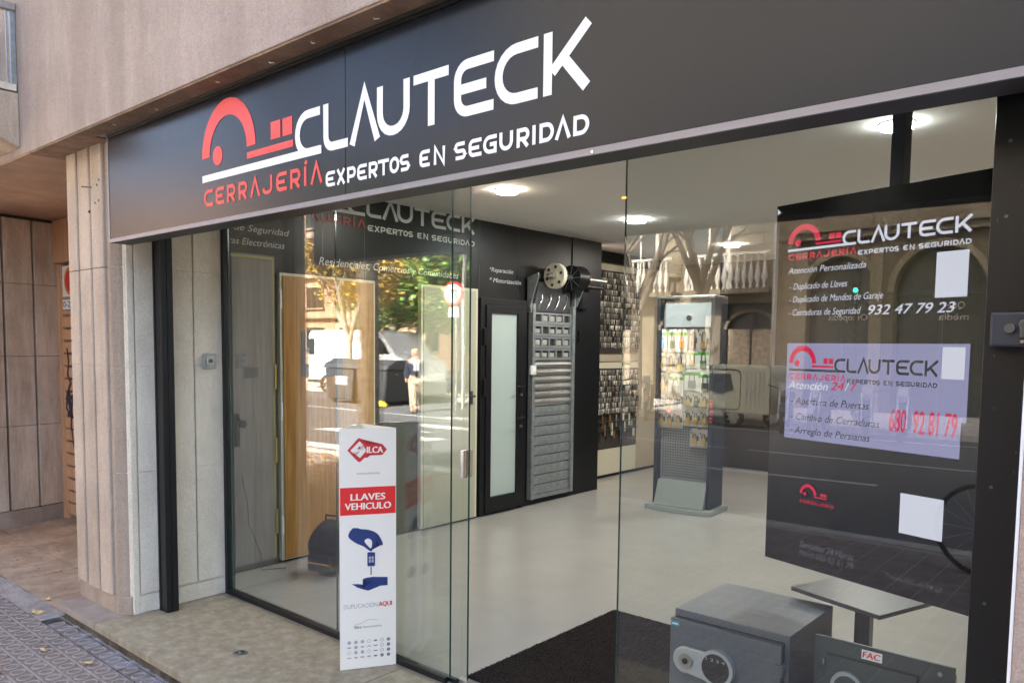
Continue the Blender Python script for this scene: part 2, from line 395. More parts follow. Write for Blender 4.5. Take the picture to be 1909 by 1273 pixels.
def glyph(ch, w, h, st):
    """centre lines of one techno letter in a w x h box"""
    i = st/2; x0, x1, y0, y1 = i, w-i, i, h-i; X1 = w; r = min(w, h)*.42; q = min(w, h)*.26
    my = h*.49
    if ch == 'C': return [(rounded([(X1, y1), (x0, y1), (x0, y0), (X1, y0)], r), 0)]
    if ch == 'E': return [(rounded([(X1, y1), (x0, y1), (x0, y0), (X1, y0)], q), 0), ([(x0+i, my), (w*.82, my)], 0)]
    if ch == 'L': return [(rounded([(x0, h), (x0, y0), (X1, y0)], q), 0)]
    if ch == 'A': return [([(w*.02+i*.6, 0), (w*.5, h*1.02), (w*.98-i*.6, 0)], 0)]
    if ch == 'U': return [(rounded([(x0, h), (x0, y0), (x1, y0), (x1, h)], min((x1-x0)*.48, h*.5)), 0)]
    if ch == 'T': return [([(0, y1), (w, y1)], 0), ([(w*.52, y1-i), (w*.52, 0)], 0)]
    if ch == 'K': return [([(x0, h), (x0, 0)], 0), ([(x0+i, h*.35), (w*.92, h*1.0)], 0), ([(w*.45, h*.5), (w*.90, 0)], 0)]
    if ch in 'Ií': return [([(w/2, h), (w/2, 0)], 0)]
    if ch == 'Í': return [([(w/2, h), (w/2, 0)], 0), ([(w/2, h*1.1), (w/2+h*.16, h*1.26)], 0)]
    if ch == 'J': return [(rounded([(x1, h), (x1, y0), (x0, y0), (x0, h*.36)], q*1.1), 0)]
    if ch == 'N': return [([(x0, 0), (x0, h), (x1, 0), (x1, h)], 0)]
    if ch == 'O': return [(rounded([(x0, y0), (x0, y1), (x1, y1), (x1, y0)], r, closed=True), 1)]
    if ch == 'D': return [([(x0, 0), (x0, h)], 0), (rounded([(x0+i, y1), (x1, y1), (x1, y0), (x0+i, y0)], r), 0)]
    if ch == 'G': return [(rounded([(X1, y1), (x0, y1), (x0, y0), (x1, y0), (x1, h*.5), (w*.5, h*.5)], [0, r, r, 0, 0, 0]), 0)]
    if ch == 'P': return [(rounded([(x0, 0), (x0, y1), (x1, y1), (x1, h*.38), (x0+i, h*.38)], [0, 0, q, q, 0]), 0)]
    if ch == 'R': return [(rounded([(x0, 0), (x0, y1), (x1, y1), (x1, h*.42), (x0+i, h*.42)], [0, 0, q, q, 0]), 0), ([(w*.5, h*.38), (x1, 0)], 0)]
    if ch == 'S': return [(rounded([(x1, y1), (x0, y1), (x0, my), (x1, my), (x1, y0), (x0, y0)], q*.9), 0)]
    if ch == 'X': return [([(i, 0), (w-i, h)], 0), ([(i, h), (w-i, 0)], 0)]
    return []
def logo(O, U, V, sx, sy, mr, mw, parent, only_key=False, depth=.0015, clip=None, d_exp=0.0, mexp=None):
    """the shop's key logo; local units are metres on the big fascia, scaled sx, sy"""
    O, U, V = Vector(O), Vector(U).normalized(), Vector(V).normalized(); Nn = U.cross(V)
    def P(a, b, k=0): return O + U*a*sx + V*b*sy + Nn*(depth+.0002*k)
    def ok(a): return clip is None or clip[0] <= a*sx <= clip[1]
    def flush(b, nm, mt):
        if b.f: b.build(nm, mt, parent)
    b = MB(); n = 26
    o_ = [(.2285-.228*math.cos(math.pi*k/n), .212+.235*math.sin(math.pi*k/n)) for k in range(n+1)]
    i_ = [(.2285-.1585*math.cos(math.pi*k/n), .212+.162*math.sin(math.pi*k/n)) for k in range(n+1)]
    for k in range(n):
        if ok(o_[k][0]) and ok(o_[k+1][0]): b.add([P(*o_[k]), P(*i_[k]), P(*i_[k+1]), P(*o_[k+1])], [(0, 1, 2, 3)])
    if ok(.141): b.sheet([P(.141+.043*math.cos(2*math.pi*k/20), .21+.043*math.sin(2*math.pi*k/20)) for k in range(20)])
    for x0, x1, y0, y1 in ((.387, .735, .160, .188), (.573, .645, .211, .283), (.660, .729, .211, .282)):
        if ok(x1):
            if clip: x0 = max(x0, clip[0]/sx)
            b.sheet([P(x0, y0), P(x1, y0), P(x1, y1), P(x0, y1)])
    flush(b, 'key_emblem', mr)
    def word(s, xs, y, h, st, mt, nm, dy=0):
        b = MB()
        for j, (ch, (xa, xb)) in enumerate(zip(s, xs)):
            if not ok(xa): continue
            for kk, (pl, cl) in enumerate(glyph(ch, xb-xa, h, st)):
                vs, fs = ribbon(pl, st, bool(cl)); b.add([P(xa+v.x, y+v.y, kk) for v in vs], fs)
        flush(b, nm, mt)
    cx = [(.013, .094), (.119, .194), (.219, .289), (.316, .386), (.410, .488), (.507, .581), (.611, .688), (.712, .783), (.806, .826), (.852, .930)]
    word('CERRAJERÍA', cx, -.007, .077, .0155, mr, 'lettering')
    if only_key: return
    b = MB(); x0 = .003 if clip is None else max(.003, clip[0]/sx)
    b.sheet([P(x0, .105, 4), P(.925, .105, 4), P(.925, .136, 4), P(x0, .136, 4)]); flush(b, 'underline', mw)
    word('CLAUTECK', [(.749, .917), (.938, 1.090), (1.102, 1.274), (1.259, 1.434), (1.453, 1.624), (1.649, 1.824), (1.828, 2.001), (2.022, 2.197)], .105, .180, .0325, mw, 'lettering')
    ex = [(.951, 1.010), (1.020, 1.074), (1.085, 1.136), (1.145, 1.201), (1.212, 1.262), (1.264, 1.325), (1.328, 1.379), (1.383, 1.434),
          (1.484, 1.535), (1.555, 1.609), (1.652, 1.706), (1.717, 1.774), (1.781, 1.839), (1.850, 1.906), (1.921, 1.971), (1.982, 1.996), (2.010, 2.065), (2.069, 2.126), (2.135, 2.191)]
    word('EXPERTOSENSEGURIDAD', ex, -.028, .057, .0125, mexp or mw, 'lettering')

X_, Y_, Z_ = Vector((1, 0, 0)), Vector((0, 1, 0)), Vector((0, 0, 1))

# ================================================================ THE SETTING
# ---- street ground
structure(MB().sheet([(-90, -60, -.235), (60, -60, -.235), (60, 40, -.235), (-90, 40, -.235)]).build('ground', 'asphalt'))
structure(MB().box(-11.9, 8, -.756, 0, -.30, -.106).build('pavement_bed', 'cement'))
# road markings
road = structure(MB().sheet([(-60, -15.6, -.23), (30, -15.6, -.23), (30, -4.95, -.23), (-60, -4.95, -.23)]).build('road', 'asphalt'))
def marking(pts, nm='road_marking'):
    o = MB().sheet([(a, b, -.225) for a, b in pts]).build(nm, 'road_paint', road); return o
for x0 in (-5.6, -9.9, -14.4, -1.4): marking([(x0, -8.55), (x0+2.5, -8.75), (x0+2.5, -8.62), (x0, -8.42)])
for x0 in (-34, -20, -6): marking([(x0, -11.1), (x0+13.6, -11.1), (x0+13.6, -11.0), (x0, -11.0)])
marking([(-16, -14.6), (6, -14.6), (6, -14.5), (-16, -14.5)])
for k in range(5):
    y = -5.9-k*1.9; marking([(-14.2, y), (-10.9, y-.25), (-10.9, y+.2), (-14.2, y+.45)], 'crossing_stripe')
for k in range(6):
    x = -23-k*1.3; marking([(x, -8.2), (x+.5, -8.2), (x+.5, -11.8), (x, -11.8)], 'crossing_stripe')
# ---- pavement in front: ring-pattern tiles (10 cm cells, 2 x 2 on each tile)
bed = structure(MB().box(-14, 8, -4.80, -.90, -.30, -.106).build('pavement', 'tile_ridge'))
def tile_mesh(rings=True, damage=0):
    b = MB(); g = .0055; k = rnd.uniform(-.0006, .0006)
    for i in (0, 1):
        for j in (0, 1):
            x0, y0 = i*.1+g, j*.1+g; x1, y1 = (i+1)*.1-g, (j+1)*.1-g
            zb, zt = -.006, -.0015+rnd.uniform(-.0004, .0004)
            b.add([(x0, y0, zb), (x1, y0, zb), (x1, y1, zb), (x0, y1, zb), (x0+.003, y0+.003, zt), (x1-.003, y0+.003, zt), (x1-.003, y1-.003, zt), (x0+.003, y1-.003, zt)],
                  [(4, 5, 6, 7), (0, 1, 5, 4), (1, 2, 6, 5), (2, 3, 7, 6), (3, 0, 4, 7)])
            if rings:
                cx, cy = (x0+x1)/2, (y0+y1)/2; n = 18; V = []
                for rr, zz in ((.0390, zt-.001), (.0370, zt+.0035), (.0290, zt+.0035), (.0270, zt-.001)):
                    V += [(cx+rr*math.cos(2*math.pi*q/n), cy+rr*math.sin(2*math.pi*q/n), zz) for q in range(n)]
                b.add(V, [(r_*n+q, r_*n+(q+1) % n, (r_+1)*n+(q+1) % n, (r_+1)*n+q) for r_ in range(3) for q in range(n)])
    return b
TM = []
for k in range(4):
    b = tile_mesh(); me = b.mesh('paving_tile', 'tile'); me.materials.append(MATS['tile_ridge'])
    nn = len(me.polygons); per = 5+54
    for p in me.polygons:
        if p.index % per >= 5+0: p.material_index = 1
    TM.append(me)
cells = [(ix, iy) for ix in range(-70, 8) for iy in range(20)]
def dist_cell(c): return math.hypot(c[0]*.2+3.9, (-.90-.2*(c[1]+1))+1.4)
cells.sort(key=dist_cell)
for n_, (ix, iy) in enumerate(cells[:265]):
    o = put('paving_tile', TM[rnd.randrange(4)], bed, (ix*.2+.045, -.90-.2*(iy+1), -.1+rnd.uniform(-.0008, .0008)))
for ix in range(-26, 1):
    put('paving_tile', TM[ix % 4], bed, (ix*.2+.045, -.90, -.1008+.0006*(ix % 3)))
b = MB()
for ix, iy in cells[265:]:
    if iy > 18: continue
    x0, y0 = ix*.2+.045, -.90-.2*(iy+1)
    if x0 > 7 or x0 < -13.9: continue
    z = -.1-.0015+rnd.uniform(-.0012, .0012)
    b.add([(x0+.006, y0+.006, z-.005), (x0+.194, y0+.006, z-.005), (x0+.194, y0+.194, z-.005), (x0+.006, y0+.194, z-.005),
           (x0+.009, y0+.009, z), (x0+.191, y0+.009, z), (x0+.191, y0+.191, z), (x0+.009, y0+.191, z)], [(4, 5, 6, 7), (0, 1, 5, 4), (1, 2, 6, 5), (2, 3, 7, 6), (3, 0, 4, 7)])
b.build('paving_tiles', 'tile', bed, kind='stuff')
for k in range(22):
    x = -14+k*1.0
    MB().box(x+.004, x+.996, -5.0, -4.803, -.3, -.098+rnd.uniform(-.002, .002)).build('kerb_stone', 'kerb', bed, bevel=.008)
# rough cement strip along the building
b = MB(); n = 60; xs = [-11.9+k*(11.9-5.24)/n for k in range(n+1)]
jag = [(-.752+rnd.uniform(-.014, .012)) for _ in xs]
b.add([(x, j, -.099) for x, j in zip(xs, jag)]+[(x, -.905, -.101) for x in xs], [(i, n+1+i, n+2+i, i+1) for i in range(n)])
structure(b.build('cement_strip', 'cement'))
# spilled pale dust at the foot of the step
def blob(cx, cy, rx, ry, z, mt, nm, seed):
    q = random.Random(seed); n = 26
    return MB().sheet([(cx+rx*math.cos(2*math.pi*k/n)*q.uniform(.7, 1.1), cy+ry*math.sin(2*math.pi*k/n)*q.uniform(.6, 1.15), z) for k in range(n)]).build(nm, mt)
mt, t, out = nt('dust_film'); N, L = t.nodes, t.links
bs = N.new('ShaderNodeBsdfDiffuse'); bs.inputs[0].default_value = (.60, .60, .64, 1); tr = N.new('ShaderNodeBsdfTransparent'); mx = N.new('ShaderNodeMixShader')
tc = N.new('ShaderNodeTexCoord'); gr = N.new('ShaderNodeTexNoise'); gr.inputs['Scale'].default_value = 7; gr.inputs['Detail'].default_value = 8; L.new(tc.outputs['Object'], gr.inputs['Vector'])
sp_ = N.new('ShaderNodeSeparateXYZ'); L.new(tc.outputs['Object'], sp_.inputs[0])
ab = N.new('ShaderNodeMath'); ab.operation = 'ABSOLUTE'; L.new(sp_.outputs[1], ab.inputs[0])
mr = N.new('ShaderNodeMapRange'); mr.inputs[1].default_value = 0; mr.inputs[2].default_value = .16; mr.inputs[3].default_value = 1; mr.inputs[4].default_value = 0; L.new(ab.outputs[0], mr.inputs[0])
m2 = N.new('ShaderNodeMath'); m2.operation = 'MULTIPLY'; L.new(mr.outputs[0], m2.inputs[0])
m3 = N.new('ShaderNodeMapRange'); m3.inputs[1].default_value = .36; m3.inputs[2].default_value = .70; m3.inputs[4].default_value = .75; L.new(gr.outputs[0], m3.inputs[0]); L.new(m3.outputs[0], m2.inputs[1])
L.new(m2.outputs[0], mx.inputs[0]); L.new(tr.outputs[0], mx.inputs[1]); L.new(bs.outputs[0], mx.inputs[2]); L.new(mx.outputs[0], out.inputs[0]); MATS['dust_film'] = mt
b = MB(); n = 40
vs = []
for k in range(n+1):
    x = -5.33+k*(5.33-3.2)/n
    vs.append((x, 0, 0)); vs.append((x, -.10-.06*math.sin(k*.7)**2-(.03 if k < 6 else 0), 0))
b.add(vs, [(2*k, 2*k+1, 2*k+3, 2*k+2) for k in range(n)])
o = b.build('dust', 'dust_film', kind='stuff'); o.location = (0, -.790, -.0940)
# ---- opposite pavement
structure(MB().box(-70, 30, -20.6, -15.6, -.30, -.10).build('far_pavement', 'kerb'))

# ---- shop threshold (step)
step = thing('threshold_step', 'weathered stone threshold step running below the shop windows and the doorway', 'step', (-3, -.4, 0))
step['kind'] = 'thing'
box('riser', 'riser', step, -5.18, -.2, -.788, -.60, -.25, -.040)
MB().box(-5.222, -4.665, -.812, -.30, -.040, 0).build('slab', 'ledge_stone', step, 'smoother grey nosing slab at the pilaster', bevel=.003)
MB().box(-4.659, -2.9, -.812, -.02, -.040, 0).build('slab', 'ledge', step, bevel=.003)
MB().box(-2.894, -.25, -.812, -.02, -.040, 0).build('slab', 'ledge', step, bevel=.003)
dr = thing('floor_drain', 'small round metal drain cap set in the threshold slab', 'drain', (-3.659, -.477, 0))
MB().tube([(-3.659, -.477, -.002), (-3.659, -.477, .004)], .036, 20).build('rim', 'steel', dr)
MB().tube([(-3.659, -.477, .004), (-3.659, -.477, .0055)], .026, 20).build('plate', 'dark_steel', dr)
MB().box(-3.672, -3.646, -.480, -.474, .0055, .009).build('slot_bar', 'bright_steel', dr)

# ---- building front above the shop
fac = thing('building_front', 'pinkish rendered upper wall of the building above the black fascia', 'building', (-4, -.5, 2.75))
MB().box(-8.4, 5.2, -.838, -.30, 2.757, 6.2).build('wall', 'render_wall', fac, bevel=.006)
MB().box(-8.4, 5.2, -.80, 6, 6.2, 24).build('upper_wall', 'render_wall', fac)  # unseen upper floors, height and end set for the shadow over the street
for k in range(4):
    x = -7.5+k*3.2
    w = MB().box(x, x+1.2, -.806, -.80, 7.2, 9.4).build('window', 'window_dark', fac)
    MB().box(x-.08, x, -.83, -.806, 7.1, 9.5).box(x+1.2, x+1.28, -.83, -.806, 7.1, 9.5).box(x, x+1.2, -.83, -.806, 9.4, 9.5).box(x, x+1.2, -.83, -.806, 7.1, 7.2).build('frame', 'kerb', w)
MB().box(-4.66, 5.2, -.832, -.736, 2.748, 2.7565).build('soffit', 'soffit', fac)
MB().box(-5.40, -4.662, -.832, -.50, 2.748, 2.7565).build('soffit', 'soffit', fac)
# bits left in the soffit: screws, cable clips
for x, y, s in ((-4.30, -.79, .012), (-3.85, -.775, .008), (-3.25, -.79, .012), (-2.86, -.775, .014), (-2.55, -.79, .009), (-2.2, -.78, .014)):
    MB().tube([(x, y, 2.752), (x+s*.5, y, 2.741), (x+s*2.2, y+.004, 2.738)], .0022, 6).build('clip', 'card_edge', fac)
# portal ceiling
structure(MB().box(-8.4, -5.404, -.832, 2.2, 2.750, 2.7565).box(-5.404, -4.64, -.498, 0, 2.750, 2.7565).build('portal_ceiling', 'tan_soffit'))
# balcony at the upper corner
bal = thing('balcony', 'concrete balcony with pale slatted metal railing at the upper corner of the wall', 'balcony', (-6, -.9, 2.9))
MB().prism([(-.839, 2.80), (-.839, 3.13), (-1.30, 3.13), (-1.30, 2.98)], (0, 0, 0), Y_, Z_, X_, -7.6, -5.52).build('slab', 'stone_lightened', bal, bevel=.01)
MB().box(-7.6, -5.56, -1.36, -1.302, 2.92, 3.1).build('fascia_panel', 'stone_painted', bal, bevel=.01)
MB().box(-7.6, -5.52, -1.30, -.85, 3.14, 3.18).build('sill_rail', 'stone_painted', bal)
MB().box(-7.6, -5.52, -1.30, -1.24, 3.62, 3.66).box(-5.57, -5.52, -1.24, -.842, 3.62, 3.66).build('handrail', 'steel', bal)
for k in range(9): MB().box(-5.545, -5.53, -1.23+k*.042, -1.222+k*.042, 3.18, 3.62).build('railing_bar', 'galvanised', bal)
for k in range(24): MB().box(-5.60-k*.08, -5.575-k*.08, -1.275, -1.265, 3.18, 3.62).build('railing_bar', 'galvanised', bal)
MB().box(-5.555, -5.535, -.87, -.842, 3.18, 3.62).build('railing_panel', 'galvanised', bal)

# ---- left pilaster of fluted stone
pil = thing('stone_pilaster', 'fluted beige cast stone pilaster between the portal and the shop window', 'pilaster', (-4.95, -.4, 0))
MB().box(-5.27, -4.74, -.640, 0, -.2, 2.75).build('core', 'stone_groove', pil)
MB().prism([(-4.742, -.651), (-4.703, -.651), (-4.652, -.60), (-4.652, -.001), (-4.742, -.001)], (0, 0, 0), X_, Y_, Z_, -.001, 2.749).build('side_core', 'stone_painted', pil)
zs = [.115, .85, 1.476, 2.047, 2.749]
def rib_poly(x0, x1, y=-.668, c=.006): return [(x0, -.642), (x0+.002, y+c), (x0+.008, y), (x1-.008, y), (x1-.002, y+c), (x1, -.642)]
for (x0, x1) in ((-5.285, -5.142), (-5.116, -4.956), (-4.930, -4.768)):
    for j in range(4):
        MB().prism(rib_poly(x0, x1), (0, 0, 0), X_, Y_, Z_, zs[j]+(.0006 if j else 0)+(rnd.uniform(-.012, .006) if not j else 0), zs[j+1]-(.0006 if j != 2 else .004)).build('rib', 'stone', pil)
for j in range(4):
    MB().prism([(-4.748, -.645), (-4.748, -.656), (-4.705, -.656), (-4.668, -.622), (-4.655, -.60), (-4.70, -.60)], (0, 0, 0), X_, Y_, Z_, zs[j]+.0003-(.03 if not j else 0), zs[j+1]-.0003).build('corner_block', 'stone_rough', pil, bevel=.004)
MB().prism([(-5.283, -.642), (-5.283, -.657), (-4.703, -.657), (-4.648, -.606), (-4.648, -.594), (-4.70, -.594)], (0, 0, 0), X_, Y_, Z_, -.001, .112).build('plinth', 'stone_rough', pil, bevel=.004)
# painted side face: raised boards, joints left open
for (ya, yb) in ((-.598, -.562),):
    MB().box(-4.653, -4.634, ya, yb, .001, 2.748).build('edge_strip', 'stone_painted', pil, bevel=.004)
for (ya, yb) in ((-.553, -.206), (-.196, -.004)):
    for j in range(4):
        MB().box(-4.653, -4.634+(.0015 if j % 2 else 0), ya, yb, zs[j]+(.0005 if j else .003), zs[j+1]-.0005).build('side_panel', 'stone_painted', pil, bevel=.0022)
MB().box(-4.653, -4.639, -.562, -.003, .001, .105).build('side_plinth', 'stone_painted', pil, bevel=.005)
for (x, z) in ((-4.83, 2.52), (-4.81, 2.43), (-4.86, 2.42), (-4.955, 2.38), (-4.80, 2.545)):
    MB().tube([(x, -.6695, z), (x, -.662, z)], .007, 8).build('drill_hole', 'hole', pil)
MB().tube([(-4.90, -.66, 2.515), (-4.93, -.715, 2.515)], .004, 8).build('nail', 'soffit', pil)

# ---- black shutter guide, pilaster key switch
gd = thing('shutter_guide', 'tall black steel shutter guide post against the painted side of the fluted pilaster', 'shutter guide', (-4.58, -.45, 0), group=None)
MB().box(-4.626, -4.528, -.452, -.416, .002, 2.74).build('channel', 'black_metal', gd, bevel=.002)
MB().box(-4.56, -4.524, -.4155, -.380, .002, 2.74).build('lip', 'black_frame', gd, bevel=.002)
MB().box(-4.612, -4.600, -.456, -.4525, .002, 2.74).build('bead', 'black_frame', gd)
ks = thing('key_switch', 'small square brushed metal key switch set in the painted pilaster side', 'key switch', (-4.627, -.11, 1.5))
MB().box(-4.628, -4.618, -.150, -.068, 1.455, 1.548).build('plate', 'galvanised', ks, bevel=.003)
MB().box(-4.6175, -4.606, -.135, -.083, 1.472, 1.530).build('cover', 'steel', ks, bevel=.006)
MB().tube([(-4.606, -.108, 1.503), (-4.599, -.108, 1.503)], .013, 14).build('cylinder_lock', 'dark_steel', ks)

# ---- right post, lock plate, pink pilaster
rg = thing('shutter_guide', 'wide black steel shutter guide post beside the pink rendered pilaster', 'shutter guide', (-.3, -.45, 0))
MB().box(-.362, -.252, -.452, -.37, -.0, 2.74).build('channel', 'black_metal', rg, bevel=.003)
MB().box(-.365, -.33, -.369, -.02, -.0, 2.74).build('lip', 'black_metal', rg)
for z in (.75, 1.02, 1.30, 1.93, 2.1): MB().tube([(-.330, -.4525, z), (-.330, -.4545, z)], .004, 8).build('screw', 'dark_steel', rg)
rnd2 = random.Random(3)
for k in range(9):
    x, z = rnd2.uniform(-.35, -.285), rnd2.uniform(.75, 2.1)
    MB().sheet([(x, -.4527, z), (x+rnd2.uniform(.001, .003), -.4527, z+rnd2.uniform(-.001, .002)), (x+.001, -.4527, z+rnd2.uniform(.003, .010))]).build('paint_scratch', 'dark_steel', rg)
lk = thing('lock_plate', 'dark rounded metal shutter lock plate with keyhole fixed to the black post', 'lock plate', (-.29, -.47, 1.67))
MB().box(-.343, -.200, -.500, -.455, 1.630, 1.709).build('plate', 'rack_dark', lk, bevel=.006)
MB().tube([(-.302, -.500, 1.672), (-.302, -.514, 1.672)], .011, 16).build('lock_cylinder', 'dark_steel', lk)
MB().prism([(-.0065, -.022), (.0065, -.022), (.0075, .0), (.011, .010), (.006, .019), (-.006, .019), (-.011, .010), (-.0075, 0)], (-.276, -.500, 1.672), X_, Z_, Y_, -.010, 0).build('keyhole_cover', 'dark_steel', lk, bevel=.003)
MB().tube([(-.278, -.500, 1.642), (-.278, -.5045, 1.642)], .004, 10).build('rivet', 'bright_steel', lk)
rp = thing('rendered_pilaster', 'pink rough rendered pilaster beyond the black post and its lock plate', 'pilaster', (.2, -.4, 0))
MB().box(-.243, 5.2, -.662, 6, -.3, 2.75).build('wall', 'pink_wall', rp, bevel=.008)
MB().box(-.250, -.2435, -.655, -.02, -.0, 2.745).build('edge_bead', 'vinyl_white', rp)

# ---- portal on the left: curved stone wall, louvred door, slabs
pf = structure(MB().box(-9.4, -5.286, -.756, 2.2, -.3, -.1045).build('entrance_floor', 'stone_groove'))
for i in range(-3, 8):
    for j in range(6):
        x0, y0 = -5.29-.62*(i+1)+.25, -.752+.45*j
        x1, y1 = x0+.612, y0+.442
        x0 = max(x0, -9.2); x1 = min(x1, -5.29)
        if x1-x0 < .05: continue
        z = -.1+rnd.uniform(-.001, .001)
        MB().box(x0, x1, y0, min(y1, 1.3), -.12, z).build('slab', 'entrance_slab', pf, bevel=.002)
cw = thing('stone_wall', 'curved portal wall of tall beige stone panels with dark open joints', 'wall', (-8.1, -.2, 0))
arc = [(-7.86, -1.25), (-7.95, -.86), (-8.035, -.48), (-8.09, -.21), (-8.135, .05), (-8.20, .30)]
zz = [.055, .829, 1.471, 2.133, 2.72]
for i in range(len(arc)-1):
    a, c = Vector((*arc[i], 0)), Vector((*arc[i+1], 0)); d = (c-a); ln = d.length; d.normalize(); nn = Vector((d.y, -d.x, 0))
    if i == 0: continue
    for j in range(4):
        MB().obox((a+c)/2+Z_*(zz[j]+zz[j+1])/2-nn*.02, d, nn, Z_, ln-.022, .05, zz[j+1]-zz[j]-.004).build('stone_panel', 'stone_lightened', cw, bevel=.004)
    MB().obox((a+c)/2-nn*.06+Z_*1.32, d, nn, Z_, ln+.01, .05, 2.85).build('backing', 'stone_groove', cw)
    MB().obox((a+c)/2-nn*.028+Z_*(-.03), d, nn, Z_, ln+.004, .05, .16).build('plinth', 'stone_rough', cw)
structure(MB().box(-8.45, -8.3, -.70, .5, -.3, 2.74).build('portal_side_mass', 'stone_lightened'))
pd = thing('louvred_door', 'tan wooden louvred door at the back of the portal beside the curved stone wall', 'door', (-7.8, .3, 0))
MB().box(-8.195, -8.125, .27, .33, -.095, 2.34).build('frame', 'tan_wood', pd, bevel=.003)
MB().box(-8.118, -8.085, .275, .33, -.095, 2.34).build('frame', 'tan_wood', pd, bevel=.002)
for k in range(20):
    z0 = -.06+k*.119
    MB().prism([(.292, z0+.014), (.275, z0+.024), (.275, z0+.117), (.292, z0+.119)], (0, 0, 0), Y_, Z_, X_, -8.082, -6.9).build('slat', 'tan_wood', pd)
MB().box(-8.084, -6.9, .300, .32, -.095, 2.34).build('backing', 'soffit', pd)
lt = thing('portal_lintel', 'plain tan lintel panel above the louvred door in the portal', 'lintel', (-7.8, .2, 2.5))
MB().box(-8.20, -6.9, .24, .5, 2.345, 2.748).build('panel', 'tan_wood', lt, bevel=.01)
structure(MB().box(-8.3, -5.3, .5, .6, -.3, 2.74).build('portal_back_wall', 'stone_lightened'))
vs_ = thing('no_parking_sign', 'round red and blue no parking plate over a small hours plate on the louvred door', 'sign', (-8.0, .26, 2.1))
MB().box(-8.040, -7.60, .266, .272, 2.03, 2.31).build('plate', 'vinyl_white', vs_)
MB().tube([(-7.86, .266, 2.17), (-7.86, .262, 2.17)], .128, 32).build('red_ring', 'sign_orange', vs_)
MB().tube([(-7.86, .262, 2.17), (-7.86, .259, 2.17)], .095, 32).build('blue_disc', 'sign_red', vs_)
MB().box(-8.030, -7.72, .262, .270, 1.90, 2.01).build('hours_border', 'shop_dark', vs_)
MB().box(-8.022, -7.73, .258, .2615, 1.908, 2.002).build('hours_plate', 'vinyl_white', vs_)
text('0-24', 'shop_dark', vs_, (-8.01, .2575, 1.93), X_, Z_, 0, 0, .24, .055, depth=.0008)
gf = thing('graffiti_tag', 'black spray painted scrawl on the louvred door', 'graffiti', (-7.9, .27, 1.2))
gp = [(-8.00, 1.55), (-7.97, 1.42), (-8.0, 1.30), (-7.93, 1.22), (-8.02, 1.12), (-8.05, .98), (-7.95, .90), (-8.0, 1.05), (-7.9, 1.1), (-7.95, .82), (-7.90, .62), (-7.86, .85), (-7.8, 1.2)]
v2, f2 = ribbon(gp, .035); MB().add([(a, .2745-.0006, c) for a, c in v2], f2).build('stroke', 'graffiti', gf)
v2, f2 = ribbon([(-8.04, 1.05), (-7.98, 1.16), (-7.93, .92), (-8.03, .93)], .06); MB().add([(a, .2735, c) for a, c in v2], f2).build('stroke', 'graffiti', gf)

# ---- leaves on the ground (plane tree)
def leaf_mesh(r, mt, seed):
    q = random.Random(seed); pts = []
    lobes = [(90, 1.0), (58, .55), (35, .92), (8, .5), (-20, .75), (-60, .30), (-90, .22), (-120, .30), (-160, .75), (172, .5), (145, .92), (122, .55)]
    P_ = [(math.cos(R(a))*l*r, math.sin(R(a))*l*r, q.uniform(0, .35)*r) for a, l in lobes]
    b = MB(); b.add([(0, 0, .05*r)]+P_, [(0, i+1, (i+1) % 12+1) for i in range(12)])
    b.tube([(0, -.2*r, .08*r), (.08*r, -.8*r, .15*r), (.02*r, -1.2*r, .3*r)], .02*r, 4)
    return b.mesh('fallen_leaf', mt)
lfm = [leaf_mesh(.055, 'dry_leaf', 1), leaf_mesh(.04, 'dry_leaf', 2), leaf_mesh(.05, 'dry_leaf_brown', 3)]
for k, (x, y, z, i, rz, lab) in enumerate([(-5.40, -.88, -.099, 0, .6, 'curled pale yellow dry leaf on the cement strip near the step corner'),
        (-4.69, -1.06, -.096, 1, 2.1, 'small crumpled dry leaf on the ring tiles in the second row from the step'),
        (-4.34, -.965, -.096, 1, 4.0, 'thin folded yellow leaf on the first row of ring tiles beside the step'),
        (-5.62, -.74, -.098, 1, 1.0, 'tiny pale leaf at the edge of the portal slabs'),
        (-6.35, .10, -.098, 1, 3.0, 'pale leaf lying on the portal slabs near the pilaster'),
        (-7.5, .15, -.098, 2, .4, 'brown leaf on the portal slabs before the louvred door')]):
    o = bpy.data.objects.new('fallen_leaf', lfm[i]); col.objects.link(o); o.location = (x, y, z); o.rotation_euler = (.1, .15, rz); tag(o, lab, 'leaf', 'dry leaves on the ground')
b = MB()
for k in range(420):
    x, y = rnd.uniform(-13, -5.6), -4.7+abs(rnd.gauss(0, 1.1))
    if y > -1.0: continue
    r_ = rnd.uniform(.03, .07); a = rnd.uniform(0, 6.28)
    b.add([(x+r_*math.cos(a+q*1.57), y+r_*math.sin(a+q*1.57), -.094+rnd.uniform(0, .02)) for q in range(4)], [(0, 1, 2, 3)])
for k in range(40):
    x, y = rnd.uniform(-5.6, -.5), rnd.uniform(-4.7, -1.2)
    r_ = rnd.uniform(.025, .05); a = rnd.uniform(0, 6.28)
    b.add([(x+r_*math.cos(a+q*1.57), y+r_*math.sin(a+q*1.57), -.092+rnd.uniform(0, .015)) for q in range(4)], [(0, 1, 2, 3)])
for k in range(70):
    x, y = rnd.uniform(-7.9, -5.4), rnd.uniform(-.72, .25)
    r_ = rnd.uniform(.006, .02); a = rnd.uniform(0, 6.28)
    b.add([(x+r_*math.cos(a+q*1.57)*(1.6 if q % 2 else .6), y+r_*math.sin(a+q*1.57)*.7, -.096) for q in range(4)], [(0, 1, 2, 3)])
o = b.build('leaf_litter', 'dry_leaf_brown', kind='stuff')

